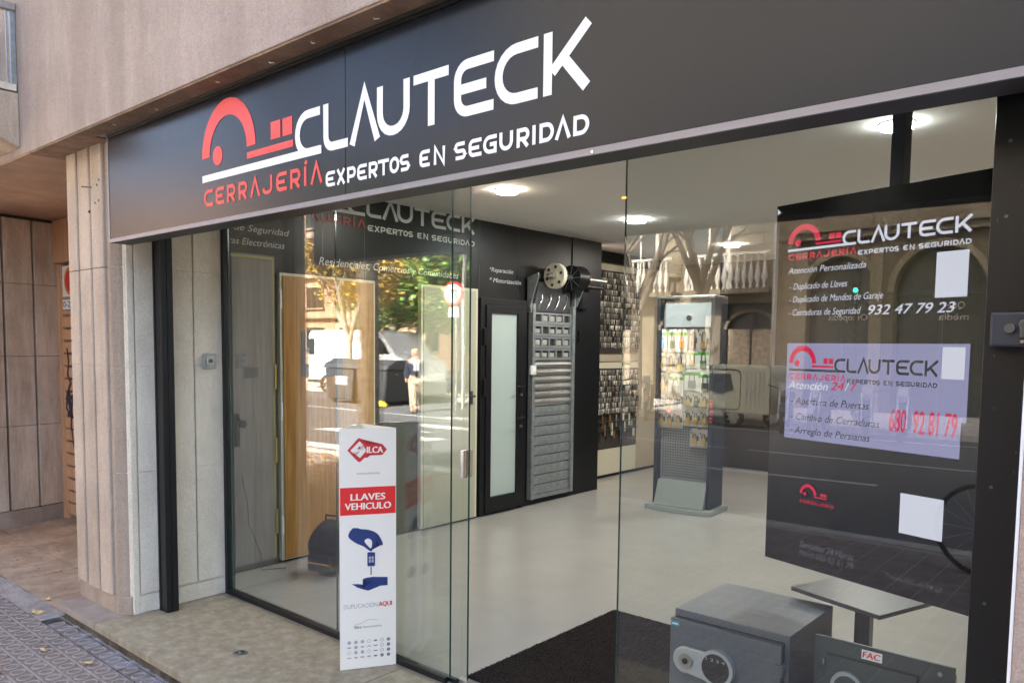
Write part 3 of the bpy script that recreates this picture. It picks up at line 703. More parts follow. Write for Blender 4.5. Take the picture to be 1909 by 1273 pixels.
# ================================================================ FASCIA SIGN
fs = thing('fascia_sign', 'long black fascia sign with the white shop name and red key emblem above the windows', 'sign', (-2, -.7, 2.16))
MB().box(-4.545, -.0, -.716, -.60, 2.163, 2.748).build('box', 'sign_under', fs)
for x0, x1 in ((-4.53, -2.434), (-2.431, -.0), ):
    MB().box(x0, x1, -.7215, -.7165, 2.181, 2.722).build('face_panel', 'sign_face', fs, bevel=.0008)
MB().box(-4.5485, -4.532, -.724, -.60, 2.160, 2.752).build('edge_trim', 'sign_edge', fs)
MB().box(-4.532, -.0, -.726, -.7163, 2.160, 2.180).build('bottom_trim', 'sign_edge', fs)
MB().box(-4.532, -.0, -.7245, -.7163, 2.724, 2.748).build('top_band', 'black_metal', fs)  # black band along the upper edge of the face
MB().box(-4.532, -.0, -.735, -.7263, 2.735, 2.748).build('top_lip', 'sign_under', fs)
for x in (-4.18, -1.30): MB().tube([(x, -.726, 2.168), (x, -.729, 2.168)], .004, 8).build('screw', 'bright_steel', fs)
logo((-3.506, -.7217, 2.25), X_, Z_, 1, 1, 'vinyl_red', 'vinyl_white', fs)
MB().box(-4.60, -.2, -.60, -.03, 2.70, 2.744).build('inner_soffit', 'sign_under', fs)

# ================================================================ SHOP ROOM
IX, BY = -5.01, 7.4
structure(MB().box(-5.45, 6, -.02, BY+.1, -.3, 0).build('floor', 'floor'))
structure(MB().box(-5.5, 6, -.02, BY+.1, 2.775, 2.95).build('ceiling', 'ceiling'))
structure(MB().box(-5.12, IX, 0, 4.74, 0, 2.775).build('side_wall', 'black_wall'))
structure(MB().box(-5.55, -5.4, 4.742, BY, 0, 2.775).build('recess_wall', 'beige_wall'))
structure(MB().box(-5.4, -4.85, BY, BY+.1, 0, 2.775).build('back_wall', 'beige_wall'))
structure(MB().box(-4.85, 6, BY-.02, BY+.1, 0, 2.775).build('dark_back_wall', 'black_wall'))
structure(MB().box(1.2, 1.3, .05, BY, 0, 2.775).build('far_side_wall', 'black_wall'))
structure(MB().box(IX, IX+.012, 4.2, 4.74, 0, 2.774).build('wall_cladding', 'black_frame'))
structure(MB().box(-5.4, -5.385, 4.75, 7.3, 2.64, 2.774).build('header_panel', 'black_wall'))
structure(MB().box(IX, IX+.014, 0.0, 4.2, 0, .035).build('skirting', 'black_frame'))
structure(MB().box(-5.398, -5.386, 4.75, 7.3, 0, .03).build('skirting', 'black_frame'))
# panel joints of the black cladding
for y in (1.02, 1.42, 2.76, 3.32):
    structure(MB().box(IX, IX+.0025, y, y+.003, 2.14, 2.773).build('cladding_seam', 'dark_steel'))
WN = dict(O=(IX+.001, 0, 0), U=Y_, V=Z_)
wl = thing('wall_lettering', 'white and red shop name lettering on the black wall above the sample doors', 'lettering', (IX, 1.9, 2.5))
# seen from the room the wall runs to the left along -Y, so text reads along +Y
logo((IX+.003, .50, 2.545), Y_, Z_, 1.0, .82, 'wall_red', 'wall_white', wl)
tl = thing('wall_text', 'small white italic service words on the black wall', 'lettering', (IX, 1.5, 2.3))
def wtext(s, y0, z0, w, cap, it=.25):
    text(s, 'wall_white', tl, (IX+.003, 0, 0), Y_, Z_, y0, z0, w, cap, italic=it)
wtext('*Puertas de Seguridad', -.02, 2.395, .75, .045); wtext('*Cerraduras Electrónicas', -.02, 2.30, .71, .045); wtext('*Persianas', .02, 2.205, .36, .045)
wtext('Residenciales, Comercios y Comunidades', .985, 2.215, 1.50, .058)
wtext('*Reparación', 2.90, 2.315, .34, .04); wtext('* Motorización', 2.90, 2.218, .46, .04)

# sample doors leaning on the wall
d1 = thing('door_sample', 'grey wood grain sample door with brass hinges nearest the window frame', 'door', (IX, .4, 0))
MB().box(IX+.002, IX+.05, .235, .575, .045, 2.235).build('frame', 'dark_steel', d1)
MB().box(IX+.051, IX+.062, .235, .548, .06, 2.20).build('leaf', 'grey_wood', d1, bevel=.002)
MB().box(IX+.0505, IX+.060, .235, .560, 2.203, 2.222).build('edge_trim', 'door_lime', d1); MB().box(IX+.0505, IX+.060, .551, .561, .06, 2.203).build('edge_trim', 'door_lime', d1)
for z in (1.29, .76, .24): MB().tube([(IX+.066, .565, z), (IX+.066, .565, z+.175)], .008, 8).build('hinge', 'brass', d1)
MB().box(IX+.062, IX+.0665, .318, .428, 1.375, 1.446).build('viewer_plate', 'dark_steel', d1)
MB().box(IX+.062, IX+.09, .236, .268, .90, 1.13).build('lock_case', 'black_frame', d1, bevel=.008)
MB().tube([(IX+.062, .275, 1.06), (IX+.12, .275, 1.06)], .028, 14).build('knob', 'black_frame', d1)
MB().tube([(IX+.08, .28, .70), (IX+.10, .31, .50), (IX+.08, .33, .35), (IX+.12, .40, .12), (IX+.12, .40, .012), (IX+.2, .55, .012)], .003, 6).build('cable', 'cable_black', d1)
d2 = thing('door_sample', 'warm oak sample door with white hinges on the black wall', 'door', (IX, 1.0, 0))
MB().box(IX+.002, IX+.045, .618, 1.492, .02, 2.125).build('frame', 'cream', d2, bevel=.002)
MB().box(IX+.046, IX+.056, .640, 1.470, .03, 2.105).build('leaf', 'oak', d2, bevel=.002)
MB().box(IX+.056, IX+.060, .79, 1.16, 1.375, 1.712).build('grey_panel', 'safe_grey', d2)
for z in (1.87, 1.06, .22): MB().box(IX+.046, IX+.068, .606, .622, z, z+.13).build('hinge', 'white_plastic', d2)
d3 = thing('door_sample', 'pale cream sample door with a lever handle beside the black framed glass door', 'door', (IX, 2.35, 0))
MB().box(IX+.002, IX+.045, 1.995, 2.70, .015, 2.135).build('frame', 'cream', d3, bevel=.002)
MB().box(IX+.046, IX+.056, 2.018, 2.665, .02, 2.112).build('leaf', 'white_door', d3, bevel=.002)
hb = MB().box(IX+.056, IX+.062, 2.585, 2.625, 1.08, 1.20).build('handle', 'dark_steel', d3)
MB().tube([(IX+.062, 2.605, 1.155), (IX+.105, 2.605, 1.155), (IX+.108, 2.48, 1.155)], .010, 8).build('lever', 'dark_steel', hb)
# black glazed door
d4 = thing('glazed_door', 'narrow black framed door with a tall frosted glass pane', 'door', (IX, 3.05, 0))
MB().box(IX+.002, IX+.05, 2.738, 2.800, .012, 2.06).box(IX+.002, IX+.05, 3.345, 3.405, .012, 2.06).box(IX+.002, IX+.05, 2.800, 3.345, 2.0, 2.06).build('frame', 'black_frame', d4, bevel=.004)
MB().box(IX+.02, IX+.064, 2.803, 2.875, .03, 1.997).box(IX+.02, IX+.064, 3.262, 3.342, .03, 1.997).box(IX+.02, IX+.064, 2.875, 3.262, 1.925, 1.997).box(IX+.02, IX+.064, 2.875, 3.262, .03, .175).build('leaf', 'black_frame', d4, bevel=.004)
MB().box(IX+.02, IX+.040, 2.876, 3.261, .176, 1.924).build('pane', 'frosted', d4)
for z in (1.62, 1.15): MB().box(IX+.050, IX+.075, 2.765, 2.788, z, z+.16).build('hinge', 'black_metal', d4, bevel=.004)
for z in (1.17, .86):
    hh = MB().box(IX+.064, IX+.072, 3.29, 3.320, z-.02, z+.09).build('handle', 'black_metal', d4, bevel=.003)
    MB().tube([(IX+.072, 3.305, z+.06), (IX+.115, 3.305, z+.06), (IX+.118, 3.19, z+.055)], .009, 8).build('lever', 'black_metal', hh)
    MB().tube([(IX+.064, 3.305, z-.03), (IX+.08, 3.305, z-.03)], .014, 10).build('lock', 'steel', hh)
# sample roller shutter
sh = thing('sample_shutter', 'sample roller shutter of solid, curved and perforated steel slats in a metal frame', 'roller shutter', (IX, 3.83, 0))
x0 = IX+.01
MB().box(x0, x0+.06, 3.478, 3.520, .06, 2.04).build('guide_rail', 'galvanised', sh, bevel=.003); MB().box(x0, x0+.06, 4.148, 4.192, .06, 2.04).build('guide_rail', 'galvanised', sh, bevel=.003)
MB().box(x0, x0+.05, 3.522, 4.146, .06, .10).build('bottom_bar', 'galvanised', sh, bevel=.003)
MB().box(x0, x0+.012, 3.522, 4.146, .10, 2.25).build('backing', 'hole', sh)
MB().box(x0, x0+.045, 3.455, 3.480, 1.95, 2.30).build('side_plate', 'galvanised', sh); MB().box(x0, x0+.045, 4.193, 4.215, 1.95, 2.30).build('side_plate', 'galvanised', sh)
z = .102
slat_f = MB().prism([(0, 0), (.020, .004), (.026, .045), (.020, .092), (.004, .098)], (0, 0, 0), X_, Z_, Y_, 0, .622).mesh('slat', 'galvanised')
for k in range(9):
    put('slat', slat_f, sh, (x0+.012-IX, 3.523-3.83, z)); z += .1005
pr = [(0, 0), (.012, .001), (.030, .020), (.036, .038), (.030, .056), (.012, .073), (0, .074)]
slat_c = MB().prism(pr, (0, 0, 0), X_, Z_, Y_, 0, .622).mesh('slat', 'steel')
for p in slat_c.polygons: p.use_smooth = False
z = 1.01
for k in range(6): put('slat', slat_c, sh, (x0+.012-IX, 3.523-3.83, z)); z += .0765
z = 1.475
for k in range(4):   # slats with square openings
    b = MB(); b.box(0, .022, 0, .622, 0, .028).box(0, .022, 0, .622, .098, .118)
    for j in range(6): b.box(0, .022, j*.1196, j*.1196+.024, .028, .098)
    b.build('open_slat', 'galvanised', sh, local=True).location = (x0+.014-IX, 3.523-3.83, z)
    for j in range(5):
        if (j+k) % 4 != 3: MB().box(.0, .010, j*.1196+.036, j*.1196+.108, .033, .075+.012*(k % 2)).build('back_tab', 'kerb', sh, local=True).location = (x0+.014-IX, 3.523-3.83, z)
    z += .122
b = MB().prism([(3.53, 1.97), (4.14, 1.97), (4.14, 2.16), (4.05, 2.27), (3.60, 2.27)], (0, 0, 0), Y_, Z_, X_, x0+.013, x0+.022); b.build('head_plate', 'dark_steel', sh)
for k in range(4):
    y = 3.62+k*.14; MB().tube([(x0+.026, y-.03, 1.99), (x0+.04, y, 2.05), (x0+.036, y+.03, 2.09), (x0+.03, y+.035, 2.14)], .005, 6).build('strap_hook', 'bright_steel', sh)
rl = thing('shutter_roller', 'roller shaft with a cream flange and a dark spring drum above the sample shutter', 'roller shaft', (IX, 3.9, 2.3))
ry, rz_ = 0, 2.325
MB().tube([(IX+.15, 3.66, rz_), (IX+.15, 4.62, rz_)], .028, 16).build('shaft', 'steel', rl)
MB().tube([(IX+.15, 3.60, rz_), (IX+.15, 3.66, rz_)], .020, 14).build('shaft_end', 'bright_steel', rl)
fl = MB().tube([(IX+.15, 3.70, rz_), (IX+.15, 3.755, rz_)], .128, 32).build('flange', 'cream', rl)
for k in range(6):
    a = k*math.pi/3+.3; MB().tube([(IX+.15+.092*math.cos(a), 3.698, rz_+.092*math.sin(a)), (IX+.15+.092*math.cos(a), 3.702, rz_+.092*math.sin(a))], .017, 10).build('bolt_hole', 'hole', fl)
MB().tube([(IX+.15, 3.694, rz_), (IX+.15, 3.70, rz_)], .052, 18).build('hub', 'cream', fl)
MB().tube([(IX+.15, 3.98, rz_), (IX+.15, 4.16, rz_)], .128, 28).build('spring_drum', 'black_frame', rl)
for k in range(9):
    a = k*.7; MB().box(IX+.146, IX+.154, 3.974, 3.979, rz_-.004, rz_+.004).obox((IX+.15+.07*math.cos(a), 3.976, rz_+.07*math.sin(a)), (math.cos(a), 0, math.sin(a)), Y_, (-math.sin(a), 0, math.cos(a)), .13, .004, .006).build('drum_spoke', 'steel', rl)
MB().tube([(IX+.13, 4.25, 2.255), (IX+.13, 4.60, 2.255)], .022, 12).build('motor_tube', 'black_metal', rl)
MB().prism([(IX+.02, 2.28), (IX+.16, 2.30), (IX+.16, 2.27), (IX+.05, 2.04), (IX+.02, 2.04)], (0, 0, 0), X_, Z_, Y_, 4.225, 4.245).build('bracket', 'galvanised', rl)
MB().prism([(IX+.02, 2.30), (IX+.16, 2.34), (IX+.16, 2.30), (IX+.05, 2.0), (IX+.02, 2.0)], (0, 0, 0), X_, Z_, Y_, 3.44, 3.452).build('bracket', 'galvanised', rl)
jb = thing('junction_box', 'dark grey junction box on the black wall beside the shutter roller bracket', 'box', (IX, 4.4, 2.1))
MB().box(IX+.013, IX+.07, 4.30, 4.44, 2.02, 2.26).build('housing', 'rack_dark', jb, bevel=.006); MB().box(IX+.07, IX+.074, 4.31, 4.43, 2.03, 2.25).build('cover', 'black_frame', jb)
sw = thing('wall_switch', 'small white remote switch clipped on the shutter rail', 'switch', (x0+.06, 3.47, 1.34))
MB().box(x0+.061, x0+.085, 3.425, 3.512, 1.335, 1.425).build('housing', 'white_plastic', sw, bevel=.006); MB().box(x0+.0855, x0+.090, 3.445, 3.492, 1.36, 1.40).build('rocker', 'card_white', sw, bevel=.003)
ry_ = thing('wall_latch', 'thin dark latch hanging on the black wall near the shutter', 'latch', (IX, 4.33, 1.75)); MB().box(IX+.013, IX+.03, 4.32, 4.345, 1.66, 1.80).build('body', 'black_metal', ry_, bevel=.003)

# key boards
def key_board(z0, z1, lab, rows, ztop, zbot, seed):
    kb = thing('key_board', lab, 'key board', (-5.38, 5.9, z0), group='key boards on the recess wall')
    X = -5.384
    MB().box(X, X+.012, 4.80, 6.16, z0, z1).build('board', 'lock_dark', kb)
    MB().box(X+.0122, X+.016, 4.80, 6.16, z1-.085, z1-.01).build('header_strip', 'cream', kb)
    q = random.Random(seed); K = {'key_metal': MB(), 'key_bright': MB(), 'key_dark': MB()}
    dz = (ztop-zbot)/rows
    for r_ in range(rows):
        z = ztop-r_*dz
        MB().box(X+.013, X+.055, 4.82, 6.14, z, z+.006).build('hook_rail', 'dark_steel', kb)
        y = 4.84
        while y < 6.13:
            b = K[q.choices(('key_metal', 'key_bright', 'key_dark'), (.55, .25, .20))[0]]
            hgt = q.uniform(.05, .075); n = q.choice((1, 1, 2)); w = q.uniform(.011, .017)
            xx = X+.05
            b.box(xx, xx+.006*n, y-w*.5, y+w*.5, z-.028, z-.004)
            b.box(xx, xx+.005*n, y-w*.24, y+w*.24, z-hgt, z-.028)
            y += q.uniform(.023, .031)
    for k, b in K.items():
        o = b.build('keys', k, kb, kind='stuff')
    return kb
key_board(1.545, 2.63, 'upper key board hung with rows of key blanks on the recess wall', 13, 2.52, 1.60, 1)
kb2 = key_board(.36, 1.44, 'lower key board with key rows above hanging tools on the recess wall', 8, 1.34, .80, 2)
q = random.Random(5)
for k in range(25):
    y = 4.88+k*.05; z = .78-.10*(k % 3); l = q.uniform(.06, .16)
    MB().box(-5.352, -5.336, y, y+q.uniform(.012, .035), z-l, z).build('hanging_tool', q.choice(['key_dark', 'dry_leaf_brown', 'key_metal', 'cream', 'key_dark']), kb2)
for r_ in range(3): MB().box(-5.37, -5.33, 4.83, 6.14, .79-.10*r_, .796-.10*r_).build('hook_rail', 'dark_steel', kb2)
pb = thing('plain_board', 'plain cream panel below the lower key board', 'panel', (-5.38, 5.7, .03)); MB().box(-5.384, -5.375, 4.80, 6.16, .04, .355).build('sheet', 'cream', pb)

# ---- accessories rack with blister packs
rk_o = Vector((-4.006, 4.283, 0)); rk_u = Vector((.613, .051, 0)).normalized(); rk_w = Vector((-rk_u.y, rk_u.x, 0))
rk = thing('display_rack', 'tall dark display rack with perforated panel and grey foot holding blister packs', 'display rack', tuple(rk_o), math.atan2(rk_u.y, rk_u.x))
def lb(nm, m, x0, x1, y0, y1, z0, z1, bev=0): return MB().box(x0, x1, y0, y1, z0, z1).build(nm, m, rk, bevel=bev, local=True)
lb('side_panel', 'rack_dark', .0, .035, .0, .33, .055, 2.10, .004); lb('side_panel', 'rack_dark', .56, .60, .0, .33, .055, 2.10, .004)
lb('back_panel', 'rack_grey', .035, .56, .09, .11, .30, 2.05)
lb('header_panel', 'rack_header', .07, .555, .045, .07, 1.82, 2.07, .004); lb('top_cap', 'steel', .0, .60, -.005, .33, 2.10, 2.125, .004)
MB().tube([(.32, .045, 1.91), (.32, .036, 1.91)], .026, 16).build('badge', 'dark_steel', rk, local=True)
MB().prism([(.0, .055), (-.06, .058), (.03, .30), (.09, .30), (.09, .055)], (0, 0, 0), Y_, Z_, X_, .04, .555).build('foot_panel', 'rack_base', rk, local=True)
MB().prism([(-.06, -.06), (.10, -.10), (.30, -.115), (.50, -.10), (.64, -.06), (.64, .38), (-.06, .38)], (0, 0, 0), X_, Y_, Z_, 0, .05).build('base', 'rack_base', rk, local=True, bevel=.006)
b = MB()
for i in range(19):
    for j in range(24): b.sheet([(.055+i*.0265+dx, .0885, .33+j*.0265+dz) for dx, dz in ((0, 0), (.013, 0), (.013, .013), (0, .013))])
b.build('perforations', 'hole', rk, local=True, kind='stuff')
b = MB()
for q_ in range(7): b.box(.575+.0, .601, -.001, .003, .90+q_*.035, .918+q_*.035)
b.build('side_print', 'ink_key', rk, local=True)
def pack(ux, z, w, h, lockm, cardm, lab, gold=False, body=.5, depth=0, tall=1.0):
    w *= 1.2; h *= 1.12; z -= .012
    o = rk_o + rk_u*ux + rk_w*(.055-depth) + Z_*z
    t_ = thing('blister_pack', lab, 'blister pack', tuple(o), math.atan2(rk_u.y, rk_u.x), 'padlock blister packs on the rack')
    MB().prism([(-w/2, 0), (w/2, 0), (w/2, h*.82), (w*.32, h), (-w*.32, h), (-w/2, h*.82)], (0, 0, 0), X_, Z_, Y_, 0, .004).build('card', 'pack_white' if cardm != 'pack_grey' else 'pack_grey', t_, local=True)
    if cardm == 'pack_green': MB().box(-w/2, w/2, -.0012, -.0002, h*.72, h*.86).build('green_band', 'pack_green', t_, local=True)
    bw = w*.46; bh = h*.34
    MB().box(-bw/2, bw/2, -.018, -.001, h*.14, h*.14+bh).build('padlock_body', lockm, t_, local=True, bevel=.003)
    MB().tube([(-bw*.34, -.009, h*.14+bh), (-bw*.34, -.009, h*.14+bh*1.7*tall), (-bw*.2, -.009, h*.14+bh*2.1*tall), (bw*.2, -.009, h*.14+bh*2.1*tall), (bw*.34, -.009, h*.14+bh*1.7*tall), (bw*.34, -.009, h*.14+bh)], .0045, 6).build('shackle', 'lock_dark' if cardm != 'pack_green' else lockm, t_, local=True)
    MB().tube([(0, -.04, h*.95), (0, .034+depth, h*.95)], .0025, 6).build('hook', 'steel', t_, local=True)
    if cardm == 'pack_grey': MB().box(w*.22, w*.40, -.0012, -.0002, h*.35, h*.6).box(-w*.40, -w*.28, -.0012, -.0002, h*.70, h*.80).build('print', 'lock_dark', t_, local=True)
    return t_
P_ = [(.03, 1.59, .095, .20, 'lock_blue', 'pack_green', 'padlock pack with blue lock and green band at the top corner of the rack'),
      (.15, 1.59, .085, .20, 'lock_green', 'pack_green', 'padlock pack with dark green lock in the top row'),
      (.25, 1.59, .09, .20, 'lock_orange', 'pack_green', 'padlock pack with orange lock in the top row'),
      (.37, 1.60, .075, .19, 'lock_dark', 'pack_grey', 'dark padlock pack between the orange lock and the coppery lock in the top row'),
      (.475, 1.59, .10, .20, 'dry_leaf_brown', 'pack_grey', 'coppery lock pack at the end of the top row'),
      (.035, 1.40, .08, .16, 'lock_brass', 'pack_green', 'green topped pack with round brass lock in the second row'),
      (.135, 1.38, .085, .175, 'lock_brass', 'pack_grey', 'grey pack with wide brass lock in the second row'),
      (.235, 1.37, .09, .18, 'price_yellow', 'pack_grey', 'pack with a yellow price label in the second row'),
      (.36, 1.43, .10, .16, 'lock_brass', 'pack_green', 'narrow green pack with small brass locks in the second row'),
      (.475, 1.40, .10, .20, 'lock_green', 'pack_green', 'green pack with long thin lock in the second row'),
      (.055, 1.185, .10, .175, 'lock_brass', 'pack_grey', 'wide brass lock pack at the start of the third row'),
      (.195, 1.15, .135, .20, 'rack_grey', 'pack_green', 'broad green and white pack with grey fitting in the third row'),
      (.365, 1.21, .135, .19, 'rack_grey', 'pack_green', 'broad pack with flat grey lock body in the third row'),
      (.50, 1.19, .12, .19, 'lock_dark', 'pack_green', 'green and white pack with a dark outlined lock in the third row')]
for (ux, z, w, h, lm, cm, lab) in P_: pack(ux, z, w, h, lm, cm, lab)
rowsp = [(.055, 1.01, 'start of the fourth row'), (.125, 1.01, 'second place of the fourth row'), (.205, 1.01, 'third place of the fourth row'), (.33, 1.03, 'fourth place of the fourth row'), (.415, 1.03, 'fifth place of the fourth row'), (.50, 1.03, 'end of the fourth row'),
         (.05, .83, 'start of the fifth row'), (.14, .83, 'second place of the fifth row'), (.23, .83, 'third place of the fifth row'), (.335, .86, 'fourth place of the fifth row'), (.415, .86, 'fifth place of the fifth row'), (.505, .86, 'end of the fifth row'),
         (.41, .66, 'near side of the lowest row'), (.50, .66, 'end of the lowest row')]
for k, (ux, z, wh) in enumerate(rowsp):
    big = k > 5
    pack(ux, z, .078 if not big else .082, .165, 'lock_brass' if big or k % 2 else 'lock_dark', 'pack_grey', ('brass' if (big or k % 2) else 'dark')+' padlock on a grey card, '+wh, tall=.8)
lr = thing('indicator_light', 'tiny glowing red indicator hanging at the rack between the packs', 'indicator light', tuple(rk_o+rk_u*.17+Z_*.995)); MB().tube([(0, -.03, 0), (0, -.045, 0)], .012, 10).build('lens', 'led_red', lr, local=True)

# ---- hanging screen
TLs = Vector((-1.30, .584, 2.2)); us = Vector((.811, -.259, 0)).normalized(); ns = us.cross(Z_)
sc = thing('hanging_screen', 'large black hanging advertising screen with white, red and lavender lettering behind the window', 'screen', tuple(TLs))
def sbox(nm, m, x0, x1, y0, y1, d0, d1, bev=0): return MB().prism([(x0, y0), (x1, y0), (x1, y1), (x0, y1)], TLs, us, Z_, -ns, d0, d1).build(nm, m, sc, bevel=bev)
sbox('panel', 'screen_black', 0, .90, -1.455, 0, .003, .035, .002)
sbox('pole', 'rack_dark', .487, .538, .0, .575, .01, .05)
sbox('ceiling_plate', 'rack_dark', .43, .60, .565, .574, -.05, .10)
lp = TLs+us*.062+Z_*(-.2525)
logo(TLs+us*.068+Z_*(-.2235), us, Z_, .331, .30, 'screen_red', 'screen_white', sc, depth=.004)
def stext(s, m, x, y, w, cap, it=.25, bold=0, d=.004): text(s, m, sc, TLs, us, Z_, x, y, w, cap, italic=it, bold=bold, depth=d)
stext('Atención Personalizada', 'screen_white', .073, -.280, .345, .024)
stext('- Duplicado de Llaves', 'screen_white', .082, -.344, .262, .025); stext('- Duplicado de Mandos de Garaje', 'screen_white', .082, -.395, .41, .025); stext('- Cerraduras de Seguridad', 'screen_white', .082, -.447, .323, .025)
stext('932 47 79 23', 'screen_white', .436, -.452, .315, .034, bold=.0012)
sbox('code_tile', 'screen_white', .680, .786, -.402, -.250, -.0035, .0)
sbox('lavender_field', 'screen_lavender', .080, .805, -.817, -.557, -.0012, .0006); sbox('lavender_field', 'screen_lavender', .080, .788, -.939, -.8172, -.0012, .0006)
logo(TLs+us*.093+Z_*(-.6985), us, Z_, .279, .295, 'screen_red', 'screen_ink', sc, depth=.003)
stext('Atención', 'screen_white', .093, -.738, .185, .030, bold=.001, d=.0032); stext('24', 'screen_red', .29, -.735, .058, .030, bold=.001, d=.0032); stext('/', 'screen_white', .352, -.735, .018, .032, d=.0032, bold=.001); stext('7', 'screen_red', .376, -.735, .024, .030, bold=.001, d=.0032)
stext('- Apertura de Puertas', 'screen_ink', .110, -.799, .345, .027, d=.0032); stext('- Cambio de Cerraduras', 'screen_ink', .110, -.862, .39, .027, d=.0032); stext('- Arreglo de Persianas', 'screen_ink', .110, -.917, .355, .027, d=.0032)
stext('680  92 81 79', 'screen_red', .537, -.868, .240, .078, it=.08, d=.0032, bold=.0008)
sbox('code_tile', 'screen_white', .716, .791, -.675, -.568, -.0030, -.0013)
logo(TLs+us*.168+Z_*(-1.190), us, Z_, .170, .17, 'screen_red', 'screen_white', sc, only_key=True, depth=.004)
sbox('code_tile', 'screen_white', .592, .745, -1.226, -1.084, -.0035, .0)
stext('Servicios 24 Horas', 'screen_grey_text', .177, -1.372, .243, .026, bold=.0008); stext('Móvil 680 92 81 79', 'screen_grey_text', .175, -1.406, .245, .024); stext('Tienda 932 47 79 23', 'screen_grey_text', .55, -1.400, .206, .018)
arrow = MB().sheet([TLs+us*a+Z_*c+ns*.004 for a, c in ((.010, -.012), (.010, -.040), (.016, -.034), (.020, -.034), (.026, -.030))]); arrow.build('cursor_arrow', 'screen_white', sc)

# ---- safes, table, mat, bag
sf = thing('safe', 'dark grey steel safe with a white keypad handle and teal label behind the window', 'safe', (-1.3, .24, 0))
MB().box(-1.537, -1.058, .262, .735, 0, .55).build('body', 'safe_grey', sf, bevel=.004)
MB().box(-1.525, -1.076, .256, .2615, .028, .522).build('recess', 'hole', sf)
MB().box(-1.540, -1.076, .232, .2555, .035, .518).build('door', 'safe_grey', sf, bevel=.003)
MB().box(-1.098, -1.066, .222, .262, .40, .445).build('hinge', 'safe_grey', sf, bevel=.003); MB().box(-1.098, -1.066, .222, .262, .09, .135).build('hinge', 'safe_grey', sf, bevel=.003)
MB().box(-1.537, -1.500, .2305, .2318, .488, .506).build('maker_label', 'label_teal', sf); MB().box(-1.531, -1.506, .2298, .2304, .494, .499).build('label_print', 'vinyl_white', sf)
pts = [(-1.46+.055*math.cos(a), .365+.055*math.sin(a)) for a in [R(q) for q in range(75, 286, 15)]]+[(-1.335, .345-.045), (-1.335, .420)]
hd = MB().prism(pts, (0, 0, 0), X_, Z_, Y_, .212, .2315).build('handle_plate', 'chrome_white', sf, bevel=.005)
MB().tube([(-1.455, .2115, .365), (-1.455, .203, .365)], .030, 24).build('lock_ring', 'steel', hd); MB().tube([(-1.455, .203, .365), (-1.455, .198, .365)], .012, 14).build('keyhole', 'dial_black', hd)
kp = MB().tube([(-1.325, .2315, .368), (-1.325, .205, .368)], .072, 32).build('keypad_rim', 'chrome_white', sf)
MB().tube([(-1.325, .2045, .368), (-1.325, .2035, .368)], .058, 32).build('keypad', 'dial_black', kp); text('1 2 3 4', 'ink_light', kp, (-1.365, .2033, .395), X_, Z_, 0, 0, .08, .012, depth=.0006)
MB().box(-1.12, -1.085, .230, .2315, .24, .26).build('rivet_mark', 'safe_grey', sf)
sg = thing('safe', 'low green grey safe with a red and white maker sticker and two dials', 'safe', (-.78, .36, 0))
MB().box(-.97, -.56, .375, .56, 0, .455).build('body', 'safe_green', sg, bevel=.004)
MB().box(-1.0, -.53, .364, .3745, .002, .548).build('front_panel', 'safe_green', sg, bevel=.002)
MB().box(-.955, -.640, .3615, .3635, .06, .490).build('recess', 'hole', sg)
MB().box(-.952, -.643, .350, .3612, .06, .485).build('door', 'safe_green', sg, bevel=.003)
MB().tube([(-.963, .358, .445), (-.963, .358, .468)], .006, 10).build('hinge_pin', 'bright_steel', sg)
MB().box(-.832, -.762, .3618, .3637, .500, .534).build('maker_sticker', 'vinyl_white', sg); text('FAC', 'ink_red', sg, (-.828, .3616, .506), X_, Z_, 0, 0, .060, .022, depth=.0006, bold=.0012, italic=.1)
dl = MB().tube([(-.872, .350, .385), (-.872, .335, .385)], .058, 32).build('dial', 'chrome_white', sg); MB().tube([(-.872, .335, .385), (-.872, .331, .385)], .044, 32).build('dial_face', 'safe_green', dl)
MB().box(-.905, -.838, .322, .331, .372, .392).build('grip', 'chrome_white', dl, bevel=.003)
dl2 = MB().tube([(-.755, .350, .372), (-.755, .338, .372)], .052, 32).build('dial', 'steel', sg); MB().tube([(-.755, .338, .372), (-.755, .334, .372)], .043, 32).build('dial_face', 'dial_black', dl2)
MB().tube([(-.575, .3638, .515), (-.575, .3600, .515)], .008, 10).build('stud', 'bright_steel', sg)
tb = thing('low_table', 'low dark square table on a central leg standing behind the safes', 'table', (-1.0, .9, 0))
A_, B_, C_ = Vector((-1.233, .721, 0)), Vector((-.836, .585, 0)), Vector((-.70, .98, 0)); D_ = A_+C_-B_
MB().add([p+Z_*z for z in (.582, .60) for p in (A_, B_, C_, D_)], [(3, 2, 1, 0), (4, 5, 6, 7), (0, 1, 5, 4), (1, 2, 6, 5), (2, 3, 7, 6), (3, 0, 4, 7)]).build('top', 'table_top', tb, bevel=.002)
cc = (A_+C_)/2
MB().box(cc.x-.03, cc.x+.03, cc.y-.03, cc.y+.03, .012, .582).build('leg', 'table_top', tb, bevel=.002); MB().box(cc.x-.2, cc.x+.2, cc.y-.2, cc.y+.2, 0, .012).build('foot', 'table_top', tb)
b = MB(); b.box(-2.569, -.42, .10, 1.40, .003, .012)
q = random.Random(9); mm = MB()
def fib(x, y):
    h = q.uniform(.002, .006); a = q.uniform(0, 6.28); w = .003; dx, dy = q.uniform(-.006, .006), q.uniform(-.006, .006)
    mm.add([(x-w*math.cos(a), y-w*math.sin(a), .011), (x+w*math.cos(a), y+w*math.sin(a), .011), (x+dx, y+dy, .011+h)], [(0, 1, 2)])
for k in range(26000): fib(q.uniform(-2.575, -1.5), q.uniform(.095, 1.405))
mt_ = b.build('entrance_mat', 'mat_pile'); tag(mt_, 'dark brown coir entrance mat inside the open doorway', 'mat')
